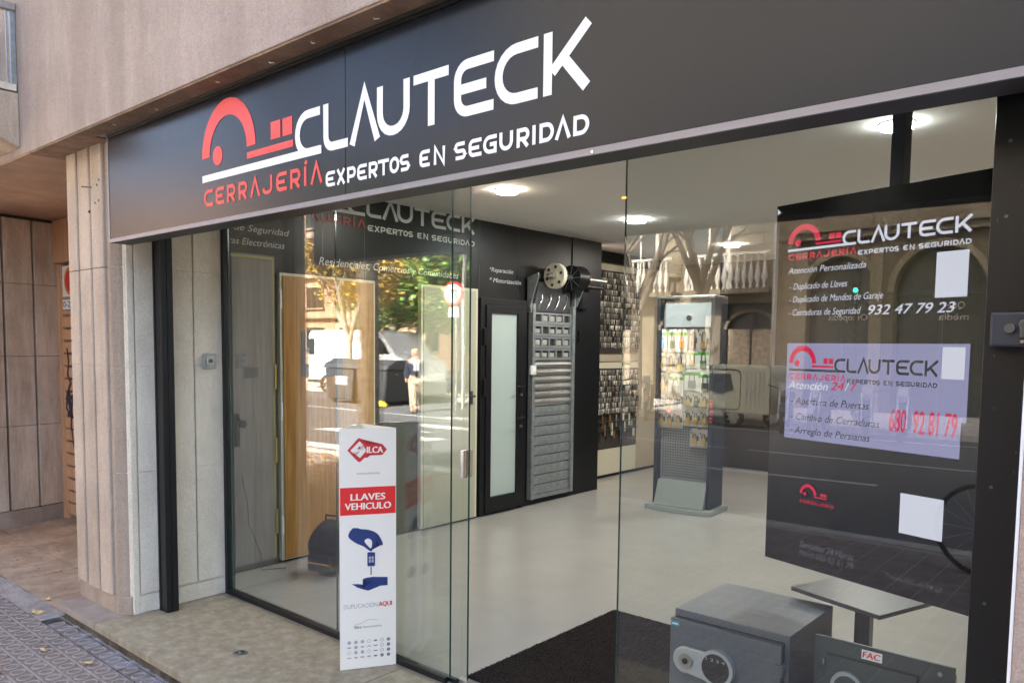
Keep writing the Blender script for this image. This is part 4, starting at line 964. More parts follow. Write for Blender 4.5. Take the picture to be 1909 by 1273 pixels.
mm.build('pile', 'mat_pile', mt_, kind='stuff')
bp_ = thing('backpack', 'dark grey backpack slumped on the floor behind the window', 'backpack', (-4.50, .72, 0), .3)
b = bmesh.new(); bmesh.ops.create_icosphere(b, subdivisions=4, radius=1)
for v in b.verts:
    n_ = math.sin(v.co.x*5+v.co.z*3)*.04+math.sin(v.co.y*7-v.co.z*6)*.03
    v.co = Vector((v.co.x*.17*(1+n_), v.co.y*.13*(1+n_), max(-.0, .18+v.co.z*.20*(1+n_*.5)) if v.co.z > -.9 else .0))
    if v.co.z < .03: v.co.x *= 1.05
me = bpy.data.meshes.new('bag'); b.to_mesh(me); b.free(); me.materials.append(MATS['backpack']); me.polygons.foreach_set('use_smooth', [True]*len(me.polygons))
put('body', me, bp_, (0, 0, 0))
MB().box(-.10, .10, -.155, -.10, .04, .17).build('front_pocket', 'backpack', bp_, bevel=.03, local=True)
MB().tube([(-.05, 0, .36), (-.05, 0, .41), (.05, 0, .41), (.05, 0, .36)], .008, 8).build('handle', 'cable_black', bp_, local=True)
MB().tube([(.12, -.08, .32), (.17, -.13, .2), (.16, -.12, .05)], .012, 8).build('strap', 'cable_black', bp_, local=True)
MB().box(-.09, .09, -.158, -.1552, .10, .106).build('zip', 'lock_orange', bp_, local=True)

# ---- ceiling lights
lw_ = [(-3.88, 1.851, 1), (-3.836, 3.59, 0), (-3.90, 5.686, 1), (-1.18, 1.79, 0), (-1.6, 4.0, 0), (-2.5, 5.9, 1), (-.1, 3.6, 1)]  # the last three are unseen, added as fill light for the room
labs = ['warm round ceiling light nearest the open doorway', 'cool white round ceiling light beyond the first warm one', 'warm round ceiling light at the far end over the rack', 'cool white round ceiling light split by the screen pole',
        'cool white ceiling light added unseen behind the screen', 'warm ceiling light added unseen deep in the room', 'warm ceiling light added unseen over the far side of the room']
for (x, y, w), lab in zip(lw_, labs):
    t_ = thing('ceiling_light', lab, 'ceiling light', (x, y, 2.775), group='round ceiling lights')
    b = MB(); n = 32; V = []
    for rr, z in ((.090, 0), (.090, -.008), (.086, -.010), (.080, -.010)): V += [(rr*math.cos(2*math.pi*k/n), rr*math.sin(2*math.pi*k/n), z) for k in range(n)]
    b.add(V, [(r_*n+k, r_*n+(k+1) % n, (r_+1)*n+(k+1) % n, (r_+1)*n+k) for r_ in range(3) for k in range(n)], True); b.build('rim', 'white_plastic', t_, local=True)
    MB().tube([(0, 0, -.008), (0, 0, -.028)], .0805, n).build('diffuser', 'lamp_warm' if w else 'lamp_white', t_, local=True)
    ld = bpy.data.lights.new('lamp', 'AREA'); ld.shape = 'DISK'; ld.size = .15; ld.energy = 2.25 if w else 2.15; ld.color = (1, .92, .85) if w else (.93, 1, .97)
    lo = bpy.data.objects.new('lamp', ld); col.objects.link(lo); lo.parent = t_; lo.location = (0, 0, -.034)

# ================================================================ SHOP GLASS
g1 = thing('window_pane', 'large fixed glass pane between the painted pilaster side and the sliding leaf', 'window', (-3.6, 0, 0), group='glass of the shop front')
MB().box(-4.60, -2.592, 0, .010, .032, 2.745).build('pane', 'shop_glass', g1)
MB().box(-2.5918, -2.5900, 0, .010, .032, 2.745).build('edge', 'glass_edge', g1)
MB().box(-4.636, -4.603, -.018, .035, .0, 2.745).build('jamb', 'black_frame', g1, bevel=.002)
MB().box(-4.60, -2.60, -.022, -.001, .002, .030).build('bottom_rail', 'black_frame', g1, bevel=.002)
MB().box(-4.60, -2.56, .0115, .034, .002, .022).build('floor_track', 'black_frame', g1)
MB().box(-4.603, -4.596, .011, .022, .03, 2.745).build('gasket', 'glass_edge', g1)
g2 = thing('sliding_door', 'sliding glass door leaf with a square steel pull standing open behind the fixed pane', 'door', (-3.0, .05, 0), group=None)
MB().box(-3.535, -2.519, .045, .055, .012, 2.745).build('pane', 'shop_glass', g2)
MB().box(-2.5188, -2.5172, .045, .055, .012, 2.745).build('edge', 'glass_edge', g2); MB().box(-3.5370, -3.5352, .045, .055, .012, 2.745).build('edge', 'glass_edge', g2)
hp = MB().box(-2.548, -2.524, .020, .0445, 1.000, 1.130).build('handle', 'bright_steel', g2, bevel=.003)
MB().box(-2.548, -2.524, .0555, .080, 1.000, 1.130).build('handle', 'bright_steel', g2, bevel=.003)
MB().tube([(-2.60, .0445, .060), (-2.60, .0435, .060)], .0, 4)
MB().box(-2.57, -2.512, .035, .068, .0, .020).build('floor_guide', 'steel', g2, bevel=.002)
g3 = thing('window_pane', 'large fixed glass pane in front of the hanging screen and the safes', 'window', (-1, 0, 0), group='glass of the shop front')
MB().box(-1.652, -.32, 0, .010, .014, 2.745).build('pane', 'shop_glass', g3)
MB().box(-1.6538, -1.6522, 0, .010, .014, 2.745).build('edge', 'glass_edge', g3)
MB().box(-1.65, -.32, -.010, -.001, .001, .030).build('bottom_rail', 'black_frame', g3)
for z in (2.188,): MB().tube([(-1.665, -.004, z), (-1.650, -.004, z)], .004, 8).build('clip', 'orange_glow', g3)  # small clip given a faint orange glow of its own
for z in (.855, .79): MB().tube([(-.43, -.002, z), (-.43, -.006, z)], .005, 8).build('clip', 'bright_steel', g3)
MB().box(-.419, -.366, .0115, .05, .014, 2.745).build('grey_strip', 'rack_grey', g3)  # plain grey strip behind the end of the pane

# ================================================================ ADVERTISING TOTEM
ta, tb_ = Vector((-3.093, -.264, .002)), Vector((-2.949, -.026, .002)); tu = (tb_-ta).normalized(); tw = Vector((-tu.y, tu.x, 0)); tn = -tw
tw_ = (tb_-ta).length; H_ = 1.205
apex = (ta+tb_)/2+tw*.235
tt = thing('advertising_totem', 'tall white three-sided cardboard totem with red key logo and blue hand picture', 'totem', tuple(ta))
th = .004
def wall_quad(p, q_, nm, m='card_white'):
    d = (q_-p).normalized(); nn_ = Vector((-d.y, d.x, 0))
    MB().add([p, q_, q_+nn_*th, p+nn_*th]+[x+Z_*H_ for x in (p, q_, q_+nn_*th, p+nn_*th)], [(3, 2, 1, 0), (4, 5, 6, 7), (0, 1, 5, 4), (1, 2, 6, 5), (2, 3, 7, 6), (3, 0, 4, 7)]).build(nm, m, tt)
wall_quad(ta, tb_, 'front_face'); wall_quad(tb_+tw*.002, apex-tu*.001, 'back_face'); wall_quad(apex+tu*-.003, ta+tw*.002, 'back_face')
def tpoly(pts, m, nm, d=.001): MB().sheet([ta+tu*a+Z_*c+tn*d for a, c in pts]).build(nm, m, tt)
def tpr(pts, m, nm, d=.001):   # concave outline, triangulated
    bm = bmesh.new(); vs = [bm.verts.new(ta+tu*a+Z_*c+tn*d-Vector(ta)) for a, c in pts]; f = bm.faces.new(vs); bmesh.ops.triangulate(bm, faces=[f])
    me = bpy.data.meshes.new(nm); bm.to_mesh(me); bm.free(); me.materials.append(MATS[m]); put(nm, me, tt, (0, 0, 0))
def smooth(pts, n=3):
    out = []; N_ = len(pts)
    for i in range(N_):
        p0, p1, p2, p3 = [Vector(pts[(i+k) % N_]) for k in (-1, 0, 1, 2)]
        for k in range(n):
            t = k/n; out.append(tuple(.5*((2*p1)+(-p0+p2)*t+(2*p0-5*p1+4*p2-p3)*t*t+(-p0+3*p1-3*p2+p3)*t**3)))
    return out
def ttext(s, m, x, z, w, cap, it=0, bold=0, d=.0014): text(s, m, tt, ta, tu, Z_, x, z, w, cap, italic=it, bold=bold, depth=d)
tpr([(.039, 1.099), (.090, 1.156), (.098, 1.158), (.106, 1.154), (.122, 1.137), (.137, 1.137), (.137, 1.1265), (.210, 1.126), (.232, 1.099), (.210, 1.072), (.137, 1.071), (.137, 1.061), (.122, 1.061), (.106, 1.044), (.098, 1.040), (.090, 1.043)], 'ink_key', 'key_logo')
tpr([(.054, 1.099), (.098, 1.143), (.114, 1.128), (.102, 1.113), (.088, 1.100), (.128, 1.102), (.128, 1.092), (.100, 1.060), (.084, 1.077), (.098, 1.088), (.105, 1.092), (.060, 1.090)], 'card_white', 'logo_letter', .0016)
tpr([(.086, 1.104), (.098, 1.119), (.106, 1.111), (.096, 1.104)], 'ink_key', 'logo_gap', .0021)
ttext('SILCA'[1:], 'card_white', .134, 1.084, .078, .030, bold=.0016, d=.0017)
ttext('www.silca.biz', 'ink_grey', .083, .979, .115, .010)
tpoly([(.003, .778), (.2755, .778), (.2755, .915), (.003, .915)], 'ink_red', 'red_band')
ttext('LLAVES', 'card_white', .055, .851, .168, .032, bold=.0016, d=.0018); ttext('VEHICULO', 'card_white', .027, .805, .225, .032, bold=.0016, d=.0018)
tpr(smooth([(.041, .676), (.065, .714), (.107, .706), (.144, .700), (.181, .682), (.201, .655), (.213, .623), (.202, .619), (.190, .640), (.174, .657), (.176, .636), (.167, .612), (.156, .592), (.143, .597), (.116, .619), (.089, .632), (.062, .650)], 2), 'navy', 'upper_hand')
tpr(smooth([(.121, .645), (.136, .657), (.152, .650), (.159, .634), (.153, .607), (.137, .621)], 3), 'card_white', 'hand_gap', .0016)
tpr([(.139, .588), (.169, .586), (.173, .582), (.173, .520), (.169, .516), (.139, .517), (.135, .521), (.135, .584)], 'navy', 'key_fob', .0018)
for i in (0, 1):
    for j in (0, 1): tpoly([(.142+i*.014, .552-j*.017), (.152+i*.014, .552-j*.017), (.152+i*.014, .566-j*.017), (.142+i*.014, .566-j*.017)], 'ink_light', 'fob_button', .0022)
tpoly([(.151, .472), (.156, .472), (.156, .514), (.151, .514)], 'graffiti', 'key_blade'); tpoly([(.1525, .588), (.1545, .588), (.1545, .60), (.1525, .60)], 'graffiti', 'key_ring', .0024)
tpr(smooth([(.054, .436), (.090, .431), (.131, .424), (.160, .436), (.118, .445), (.113, .453), (.128, .459), (.174, .461)], 2)[:-2]+[(.236, .455), (.236, .413), (.199, .413), (.168, .405), (.140, .393), (.113, .402), (.085, .414)], 'navy', 'lower_hand')
ttext('DUPLICACIÓN', 'ink_light', .019, .309, .166, .021); ttext('AQUI', 'ink_key', .191, .310, .066, .022, bold=.001)
cur = [(.066, .214), (.078, .226), (.110, .232), (.128, .243), (.155, .246), (.185, .240)]
v2, f2 = ribbon([Vector(p) for p in cur], .0014); MB().add([ta+tu*a+Z_*c+tn*.0015 for a, c in v2], f2).build('car_outline', 'ink_grey', tt)
ttext('Silca', 'ink_grey', .071, .206, .035, .0115, bold=.0008); ttext('Automotive', 'ink_grey', .112, .206, .094, .0105)
q = random.Random(2)
for r_ in range(4):
    for c_ in range(7):
        x, z = .045+c_*.0325, .136-r_*.0262
        kk = q.randrange(4); m_ = 'ink_grey' if c_ > 3 else 'ink_light'
        if c_ == 6 or kk == 0: tpoly([(x+.009*math.cos(R(a)), z+.009*math.sin(R(a))) for a in range(0, 360, 30)], m_, 'badge_mark')
        elif kk == 1: tpoly([(x+.010*math.cos(R(a)), z+.0045*math.sin(R(a))) for a in range(0, 360, 30)], m_, 'badge_mark')
        elif kk == 2:
            v2, f2 = ribbon([(x+.008*math.cos(R(a)), z+.008*math.sin(R(a))) for a in range(0, 360, 30)], .002, True); MB().add([ta+tu*a+Z_*c+tn*.0012 for a, c in v2], f2).build('badge_mark', m_, tt)
        else: tpoly([(x-.010, z-.002), (x+.010, z-.002), (x+.010, z+.003), (x-.010, z+.003)], m_, 'badge_mark')

# ================================================================ ACROSS THE STREET (seen mirrored in the glass)
def wheel(parent, x, y, z, r, w=.2, hub='steel', axis='y'):
    a = Vector((0, w/2, 0)) if axis == 'y' else Vector((w/2, 0, 0)); c = Vector((x, y, z))
    n = 24; b = MB(); e1 = Vector((1, 0, 0)) if axis == 'y' else Vector((0, 1, 0)); V = []
    prof = [(r*.66, -1), (r*.93, -1), (r, -.6), (r, .6), (r*.93, 1), (r*.66, 1)]
    for rr, s_ in prof: V += [c+a*s_+(e1*math.cos(2*math.pi*k/n)+Z_*math.sin(2*math.pi*k/n))*rr for k in range(n)]
    b.add(V, [(i*n+k, i*n+(k+1) % n, (i+1)*n+(k+1) % n, (i+1)*n+k) for i in range(5) for k in range(n)], True)
    t_ = b.build('wheel', 'tyre', parent)
    h = MB(); h.tube([c-a*.5, c+a*.85], r*.2, 12)
    for k in range(7):
        an = 2*math.pi*k/7; d = e1*math.cos(an)+Z_*math.sin(an); h.obox(c+a*.75+d*r*.36, d, a.normalized(), d.cross(a.normalized()), r*.64, .02, r*.12)
    h.build('rim', hub, t_)
    return t_
# ---- opposite building
ob = thing('arcade_building', 'old stone building opposite with arched shopfronts and white balcony balusters', 'building', (-6, -20.6, 0))
YF = -20.6
def arch_piece(x0, x1, cx, hw, spring, zt, m='far_stone_dark'):
    n = 18; pts = [(x0, -.1), (x0, zt), (x1, zt), (x1, -.1), (cx+hw, -.1)]+[(cx+hw*math.cos(math.pi*k/n), spring+hw*1.08*math.sin(math.pi*k/n)) for k in range(n+1)]+[(cx-hw, -.1)]
    MB().prism(pts, (0, YF, 0), X_, Z_, Y_, -.5, 0).build('arcade_bay', m, ob)
    ring = [(cx+(hw+.16)*math.cos(math.pi*k/n), spring+(hw+.16)*1.08*math.sin(math.pi*k/n)) for k in range(n+1)]+[(cx+hw*math.cos(math.pi*k/n), spring+hw*1.08*math.sin(math.pi*k/n)) for k in range(n, -1, -1)]
    MB().prism(ring, (0, YF, 0), X_, Z_, Y_, .001, .05).build('arch_moulding', 'far_stone', ob)
    MB().box(cx-hw, cx+hw, YF-.48, YF-.40, -.1, spring+hw*1.1).build('shop_window', 'shop_dark', ob)
    MB().box(cx-.04, cx+.04, YF-.395, YF-.35, -.1, spring).box(cx-hw, cx+hw, YF-.395, YF-.33, spring-.06, spring+.04).build('mullion', 'rack_dark', ob)
arch_piece(-8.85, -6.6, -7.6, .98, 3.2, 4.75); arch_piece(-6.6, -3.4, -5.05, 1.10, 3.2, 4.75); arch_piece(-3.4, -.2, -1.8, 1.10, 3.2, 4.75); arch_piece(-.2, 3.0, 1.4, 1.10, 3.2, 4.75)
text('Ortopèdia', 'kerb', ob, (-6.9, YF-.30, 2.45), -X_, Z_, 0, 0, 1.1, .17); text('Què', 'kerb', ob, (-4.5, YF-.30, 2.75), -X_, Z_, 0, 0, .4, .17); text('mèdia', 'kerb', ob, (-4.4, YF-.30, 2.45), -X_, Z_, 0, 0, .7, .17)
MB().box(-8.85, 3, YF-.1, YF+.22, 4.752, 4.95).box(-8.85, 3, YF-.1, YF+.34, 4.952, 5.25).build('cornice', 'far_stone', ob)
for x in (-8.7, -6.6, -3.4, -.2): MB().box(x-.16, x+.16, YF+.001, YF+.07, -.1, 4.45).build('pilaster', 'far_stone', ob)
# left half: portal with curved ornament, big windows
MB().box(-19, -8.853, YF-.5, YF-.42, -.1, 3.0).build('recess_wall', 'shop_dark', ob)
for x in (-18.6, -16.2, -13.9, -11.5, -9.15): MB().box(x-.28, x+.28, YF-.42, YF, -.1, 3.0).build('pier', 'far_stone', ob)
for x in (-17.4, -15.05, -12.7, -10.33):
    MB().box(x-.75, x+.75, YF-.30, YF-.26, -.1, 2.2).build('door_leaf', 'bark', ob); MB().box(x-.03, x+.03, YF-.255, YF-.23, -.1, 2.9).box(x-.85, x+.85, YF-.255, YF-.23, 1.0, 1.05).build('door_bars', 'shop_dark', ob)
    pts = [(x+.88*math.cos(R(a)), 2.2+.62*math.sin(R(a))) for a in range(0, 181, 12)]+[(x+.78*math.cos(R(a)), 2.2+.52*math.sin(R(a))) for a in range(180, -1, -12)]
    MB().prism(pts, (0, YF, 0), X_, Z_, Y_, -.3, -.2).build('arch_moulding', 'far_stone', ob)
MB().box(-19, -8.853, YF-.5, YF+.1, 3.002, 3.25).build('cornice', 'far_stone', ob)
MB().box(-19, -8.853, YF-.5, YF-.02, 3.252, 16).build('upper_wall', 'far_stone', ob); MB().box(-8.85, 3, YF-.5, YF-.02, 5.252, 16).build('upper_wall', 'far_stone', ob)
for r_ in range(9):
    for c_ in range(12):
        x = -18.7+c_*.84+(.42 if r_ % 2 else 0); z = 4.45+r_*.34
        if any(abs(x+.4-w) < .95 for w in (-17.4, -14.2, -11.7, )): continue
        if x+.8 > -8.9: continue
        MB().box(x, x+.80, YF-.018, YF+.03, z, z+.30).build('stone_block', 'far_stone_dark' if (r_+c_) % 3 == 0 else 'far_stone', ob, bevel=.02)
bal_me = MB().tube([(0, 0, 0), (0, 0, .12), (0, 0, .30), (0, 0, .5), (0, 0, .78), (0, 0, 1.0)], .05, 8, radii=[.06, .035, .10, .07, .03, .055]).mesh('baluster', 'white_iron')
for (xa, xb) in ((-18.6, -12.6), (-12.2, -9.4)):
    MB().box(xa, xb, YF-.018, YF+.75, 3.26, 3.40).build('balcony_slab', 'far_stone', ob); MB().box(xa, xb, YF+.64, YF+.76, 4.42, 4.50).build('balcony_rail', 'white_iron', ob)
    k = xa+.12
    while k < xb-.05: put('baluster', bal_me, ob, (k+6, .70, 3.41)); k += .21
for (x, z) in [(-17.4, 3.45), (-14.2, 3.45), (-11.7, 3.45)]+[(-17.4+2.9*i, 7.6+3.4*j) for i in range(7) for j in range(2)]:
    w = MB().box(x-.6, x+.6, YF-.018, YF-.010, z, z+2.6).build('window', 'window_dark', ob)
    MB().box(x-.74, x-.6, YF-.019, YF+.07, z, z+2.75).box(x+.6, x+.74, YF-.019, YF+.07, z, z+2.75).box(x-.6, x+.6, YF-.009, YF+.07, z+2.6, z+2.75).box(x-.03, x+.03, YF-.009, YF+.02, z, z+2.6).build('frame', 'white_iron', w)
b2 = thing('brick_apartment_block', 'pinkish apartment block with long window bands beyond the crossing', 'building', (-45, -36, 0))
MB().box(-85, -19.5, -44, -36, -.1, 15).build('wall', 'far_pink', b2)
for f in range(4):
    for k in range(14):
        x = -83+k*4.5; w = MB().box(x, x+2.4, -35.99, -35.95, 1.2+f*3.3, 2.9+f*3.3).build('window', 'window_dark', b2); MB().box(x-.1, x+2.5, -35.96, -35.8, 1.05+f*3.3, 1.19+f*3.3).build('sill', 'far_stone', w)
    MB().box(-85, -19.5, -35.99, -35.6, 3.6+f*3.3, 3.75+f*3.3).build('ledge', 'far_stone', b2)
b3 = thing('end_building', 'tall beige block closing the end of the street', 'building', (-80, -10, 0)); MB().box(-95, -85.5, -35, 30, -.1, 18).build('wall', 'far_stone', b3)
for f in range(5):
    for k in range(10): MB().box(-85.49, -85.45, -30+k*5, -28+k*5, 1+f*3.3, 2.8+f*3.3).build('window', 'window_dark', b3)

# ---- trees
def crown_mesh(name, c, rad, n, m, seed, lobes=9, size=.13):
    q = random.Random(seed); b = MB(); cl = []
    for k in range(lobes):
        a, e = q.uniform(0, 6.28), q.uniform(-.6, 1.1)
        cl.append((Vector((math.cos(a)*math.cos(e)*rad[0]*.62, math.sin(a)*math.cos(e)*rad[1]*.62, math.sin(e)*rad[2]*.62)), q.uniform(.35, .6)))
    for k in range(n):
        o, s_ = cl[q.randrange(lobes)]; d = Vector((q.gauss(0, 1), q.gauss(0, 1), q.gauss(0, 1))).normalized()*(q.random()**.45)
        p = Vector(c)+o+Vector((d.x*rad[0]*s_, d.y*rad[1]*s_, d.z*rad[2]*s_))
        u = Vector((q.gauss(0, 1), q.gauss(0, 1), q.gauss(0, .6))).normalized(); v = u.cross(Vector((q.gauss(0, .5), q.gauss(0, .5), 1))).normalized(); z = size*q.uniform(.6, 1.4)
        b.add([p-u*z, p-v*z*.7-u*z*.1, p+u*z, p+v*z*.7-u*z*.1], [(0, 1, 2, 3)])
    return b
def tree(lab, x, y, h, r, crown, m, n, seed, spread=2.2, name='plane_tree', bark='bark', bare=False, size=.13, fork=None):
    t_ = thing(name, lab, 'tree', (x, y, -.1)); q = random.Random(seed); b = MB(); fk = fork or h*.5
    b.tube([(x, y, -.15), (x+.02, y, .4), (x+q.uniform(-.05, .05), y, fk*.6), (x, y, fk)], r, 12, radii=[r*1.35, r*1.05, r*.95, r*.85])
    for k in range(5):
        a = k*1.25+q.uniform(-.3, .3); l = spread*q.uniform(.6, 1); p0 = Vector((x, y, fk*(.82+.04*k))); d = Vector((math.cos(a), math.sin(a), 0))
        p1 = p0+d*l*.4+Z_*(h-fk)*.35; p2 = p1+d*l*.35+Z_*(h-fk)*.35; b.tube([p0, p1, p2, p2+d*l*.1+Z_*(h-fk)*.2], r*.4, 8, radii=[r*.6, r*.42, r*.25, r*.1])
        for s_ in (-1, 1): b.tube([p1, p1+Vector((math.cos(a+s_), math.sin(a+s_), .8))*l*.4, p1+Vector((math.cos(a+s_*.8), math.sin(a+s_*.8), 1.1))*l*.7], r*.15, 6, radii=[r*.3, r*.16, r*.05])
    b.build('trunk', bark, t_)
    if not bare:
        cb = crown_mesh('crown', crown[0], crown[1], n, m, seed+1, size=size); cb.build('crown', m, t_)
        if m == 'leaf_green': crown_mesh('crown', crown[0], crown[1], n//4, m, seed+1, size=size).build('yellowing_leaves', 'leaf_yellow', t_)
    return t_
tree('plane tree with mottled trunk on our pavement beside the kerb, mirrored behind the white totem', -9.1, -4.72, 8.5, .16, ((-9.1, -4.8, 7.2), (3, 2.6, 2.0)), 'leaf_green', 5000, 11, fork=5.0)
tree('yellow autumn tree with forked branches over the crossing', -20.6, -13.2, 6.5, .13, ((-21.3, -13.4, 3.6), (2.4, 2.0, 1.5)), 'leaf_yellow', 11000, 21, fork=2.0, size=.07)
tree('broad bright green tree over the waste containers', -22.9, -18.9, 9, .2, ((-22.9, -18.4, 4.3), (4.4, 2.4, 2.7)), 'leaf_green', 34000, 31, fork=2.0, size=.10)
tree('dark green tree standing alone in front of the pinkish block', -27, -20.5, 10, .22, ((-26.6, -20.5, 6.4), (4.5, 3.2, 3.6)), 'leaf_dark', 14000, 41, fork=3, size=.15)
tree('dense green tree behind the white van', -24, -23.5, 10, .22, ((-23.2, -22.8, 5.4), (5.2, 2.8, 4.2)), 'leaf_dark', 18000, 51, fork=3, size=.16)
tree('far green tree near the end of the pinkish block', -35, -30, 10, .22, ((-35, -29.5, 6.8), (5.5, 3.5, 3.8)), 'leaf_green', 10000, 61, fork=3, size=.22)
tree('bare forked street tree in front of the white balusters', -9.5, -15.9, 7.4, .15, None, None, 0, 71, bare=True, fork=3.3, spread=2.3, bark='bark_dark')
tree('second bare street tree near the parked motorbikes', -11.6, -16.2, 7.4, .17, None, None, 0, 75, bare=True, fork=2.9, spread=2.6, bark='bark_dark')

# ---- vehicles
vn = thing('white_van', 'white delivery van with dark lettering parked across the crossing', 'van', (-23.4, -16.6, -.235))
prof = [(-26.3, .12), (-26.3, 1.95), (-26.1, 2.12), (-22.4, 2.12), (-21.9, 2.02), (-21.2, 1.25), (-20.6, 1.08), (-20.45, .85), (-20.45, .12)]
MB().prism(prof, (0, 0, 0), X_, Z_, Y_, -17.5, -15.6).build('body', 'van_white', vn, bevel=.04)
MB().prism([(-22.3, 1.28), (-22.3, 1.85), (-21.95, 1.85), (-21.45, 1.28)], (0, 0, 0), X_, Z_, Y_, -15.598, -15.58).build('side_window', 'window_dark', vn)
MB().prism([(-26.25, 1.2), (-26.25, 1.8), (-25.9, 1.8), (-25.9, 1.2)], (0, 0, 0), X_, Z_, Y_, -15.598, -15.58).build('side_window', 'window_dark', vn)
MB().box(-26.3, -20.45, -15.62, -15.57, .12, .24).build('sill', 'tyre', vn)
for x in (-25.2, -21.4): wheel(vn, x, -15.66, .09, .33)
for k in range(14):
    if k != 8: MB().box(-25.2+k*.185, -25.2+k*.185+.12, -15.598, -15.575, 1.72, 1.90).build('print_block', 'ink_grey', vn)
for k, w in enumerate((1.2, 1.5, 1.1, 1.6, 1.3, 1.4)): MB().box(-24.9, -24.9+w*.8, -15.598, -15.575, 1.45-k*.13, 1.485-k*.13).build('print_line', 'ink_grey', vn)
v2, f2 = ribbon([(-25.5+.20*math.cos(R(a))*(1 if (a//24) % 2 else .4), 1.15+.20*math.sin(R(a))*(1 if (a//24) % 2 else .4)) for a in range(0, 360, 24)], .02, True); MB().add([(a, -15.575, c) for a, c in v2], f2).build('star_emblem', 'ink_key', vn)
cr_ = thing('grey_car', 'silver grey hatchback parked behind the waste containers', 'car', (-20.3, -14.3, -.235))
MB().prism([(-22.3, .0), (-22.35, .30), (-22.2, .50), (-21.5, .66), (-20.7, 1.08), (-19.2, 1.13), (-18.3, .72), (-18.1, .45), (-18.1, .0)], (0, 0, 0), X_, Z_, Y_, -15.2, -13.5).build('body', 'car_grey', cr_, bevel=.06)
MB().prism([(-21.35, .69), (-20.68, 1.02), (-20.05, 1.05), (-20.05, .69)], (0, 0, 0), X_, Z_, Y_, -13.498, -13.47).build('window', 'window_dark', cr_); MB().prism([(-19.95, .69), (-19.95, 1.05), (-19.3, 1.05), (-18.75, .69)], (0, 0, 0), X_, Z_, Y_, -13.498, -13.47).build('window', 'window_dark', cr_)
MB().prism([(-22.36, .30), (-22.2, .46), (-21.9, .47), (-22.0, .33)], (0, 0, 0), X_, Z_, Y_, -13.56, -13.46).build('headlight', 'chrome_white', cr_)
for x in (-21.5, -19.0): wheel(cr_, x, -13.55, .07, .31)
def container(x, y, lab, m='bin_grey'):
    t_ = thing('waste_container', lab, 'waste container', (x, y, -.235), group='waste containers at the far kerb')
    MB().add([(x-.62+dx*(.06 if z < 0 else 0)*-s, y-.5, z) for dx, s, z in []], [])
    MB().prism([(-.58, -.10), (.58, -.10), (.72, .86), (-.72, .86)], (x, 0, 0), X_, Z_, Y_, y-.55, y+.5).build('body', m, t_, bevel=.03)
    MB().prism([(y-.58, .87), (y+.56, .87), (y+.50, 1.0), (y+.1, 1.16), (y-.58, 1.12)], (0, 0, 0), Y_, Z_, X_, x-.76, x+.76).build('lid', m, t_, bevel=.03)
    MB().box(x-.2, x+.38, y+.501, y+.508, .35, .62).build('notice', 'ink_grey', t_)
    MB().tube([(x-.8, y+.1, .72), (x+.8, y+.1, .72)], .04, 10).build('lifting_bar', 'tyre', t_)
    for dx in (-.45, .45): wheel(t_, x+dx, y+.35, -.15, .085, .06)
container(-18.55, -12.9, 'dark grey waste container with a pale notice beside the walking man'); container(-20.15, -12.95, 'dark grey waste container next to the silver car front')
bg_ = thing('yellow_bag', 'yellow sack lying at the foot of the waste container', 'bag', (-17.9, -12.2, -.235)); MB().tube([(-18.2, -12.2, -.17), (-18.0, -12.2, -.12), (-17.8, -12.2, -.12), (-17.6, -12.2, -.17)], .09, 10, radii=[.05, .1, .1, .05]).build('sack', 'yellow', bg_)

# ---- sign pole and lamp
pl = thing('traffic_sign_pole', 'grey pole with a round no-turn sign and a small square plate', 'traffic sign', (-14.5, -11.9, -.235))
MB().tube([(-14.5, -11.9, -.235), (-14.5, -11.9, 3.25)], .035, 10).build('pole', 'galvanised', pl)
MB().tube([(-14.5, -11.86, 2.95), (-14.5, -11.83, 2.95)], .30, 28).build('sign_rim', 'sign_red', pl); MB().tube([(-14.5, -11.829, 2.95), (-14.5, -11.815, 2.95)], .235, 28).build('sign_face', 'vinyl_white', pl)
v2, f2 = ribbon([(-14.42, 2.80), (-14.42, 3.02), (-14.56, 3.04), (-14.58, 2.92)], .05); MB().add([(a, -11.812, c) for a, c in v2], f2).build('arrow', 'graffiti', pl)
v2, f2 = ribbon([(-14.67, 3.12), (-14.33, 2.78)], .035); MB().add([(a, -11.809, c) for a, c in v2], f2).build('diagonal_bar', 'sign_red', pl)
MB().box(-14.62, -14.38, -11.87, -11.85, 2.35, 2.60).build('plate', 'vinyl_white', pl)
tlp = thing('traffic_light', 'pedestrian and vehicle traffic light showing green on a thin pole', 'traffic light', (-14.1, -12.4, -.235))
MB().tube([(-14.1, -12.4, -.235), (-14.1, -12.4, 2.3)], .045, 10).build('pole', 'galvanised', tlp)
MB().box(-14.22, -13.98, -12.45, -12.25, 1.55, 2.25).build('housing', 'tyre', tlp, bevel=.02)
for z, m_ in ((2.08, 'led_red'), (1.72, 'led_green')): MB().tube([(-14.1, -12.249, z), (-14.1, -12.235, z)], .075, 18).build('lens', m_ if m_ == 'led_green' else 'sign_red', tlp)
sl = thing('street_lamp', 'tall pale street lamp with a curved arm over the roadway', 'street lamp', (-15.9, -13.6, -.235))
MB().tube([(-15.9, -13.6, -.235), (-15.9, -13.6, 3.2), (-15.75, -13.5, 4.3), (-15.3, -13.2, 4.8), (-14.4, -12.8, 4.9)], .06, 10).build('pole', 'white_iron', sl); MB().box(-14.9, -14.2, -12.95, -12.7, 4.84, 4.92).build('lamp_head', 'white_iron', sl, bevel=.02)
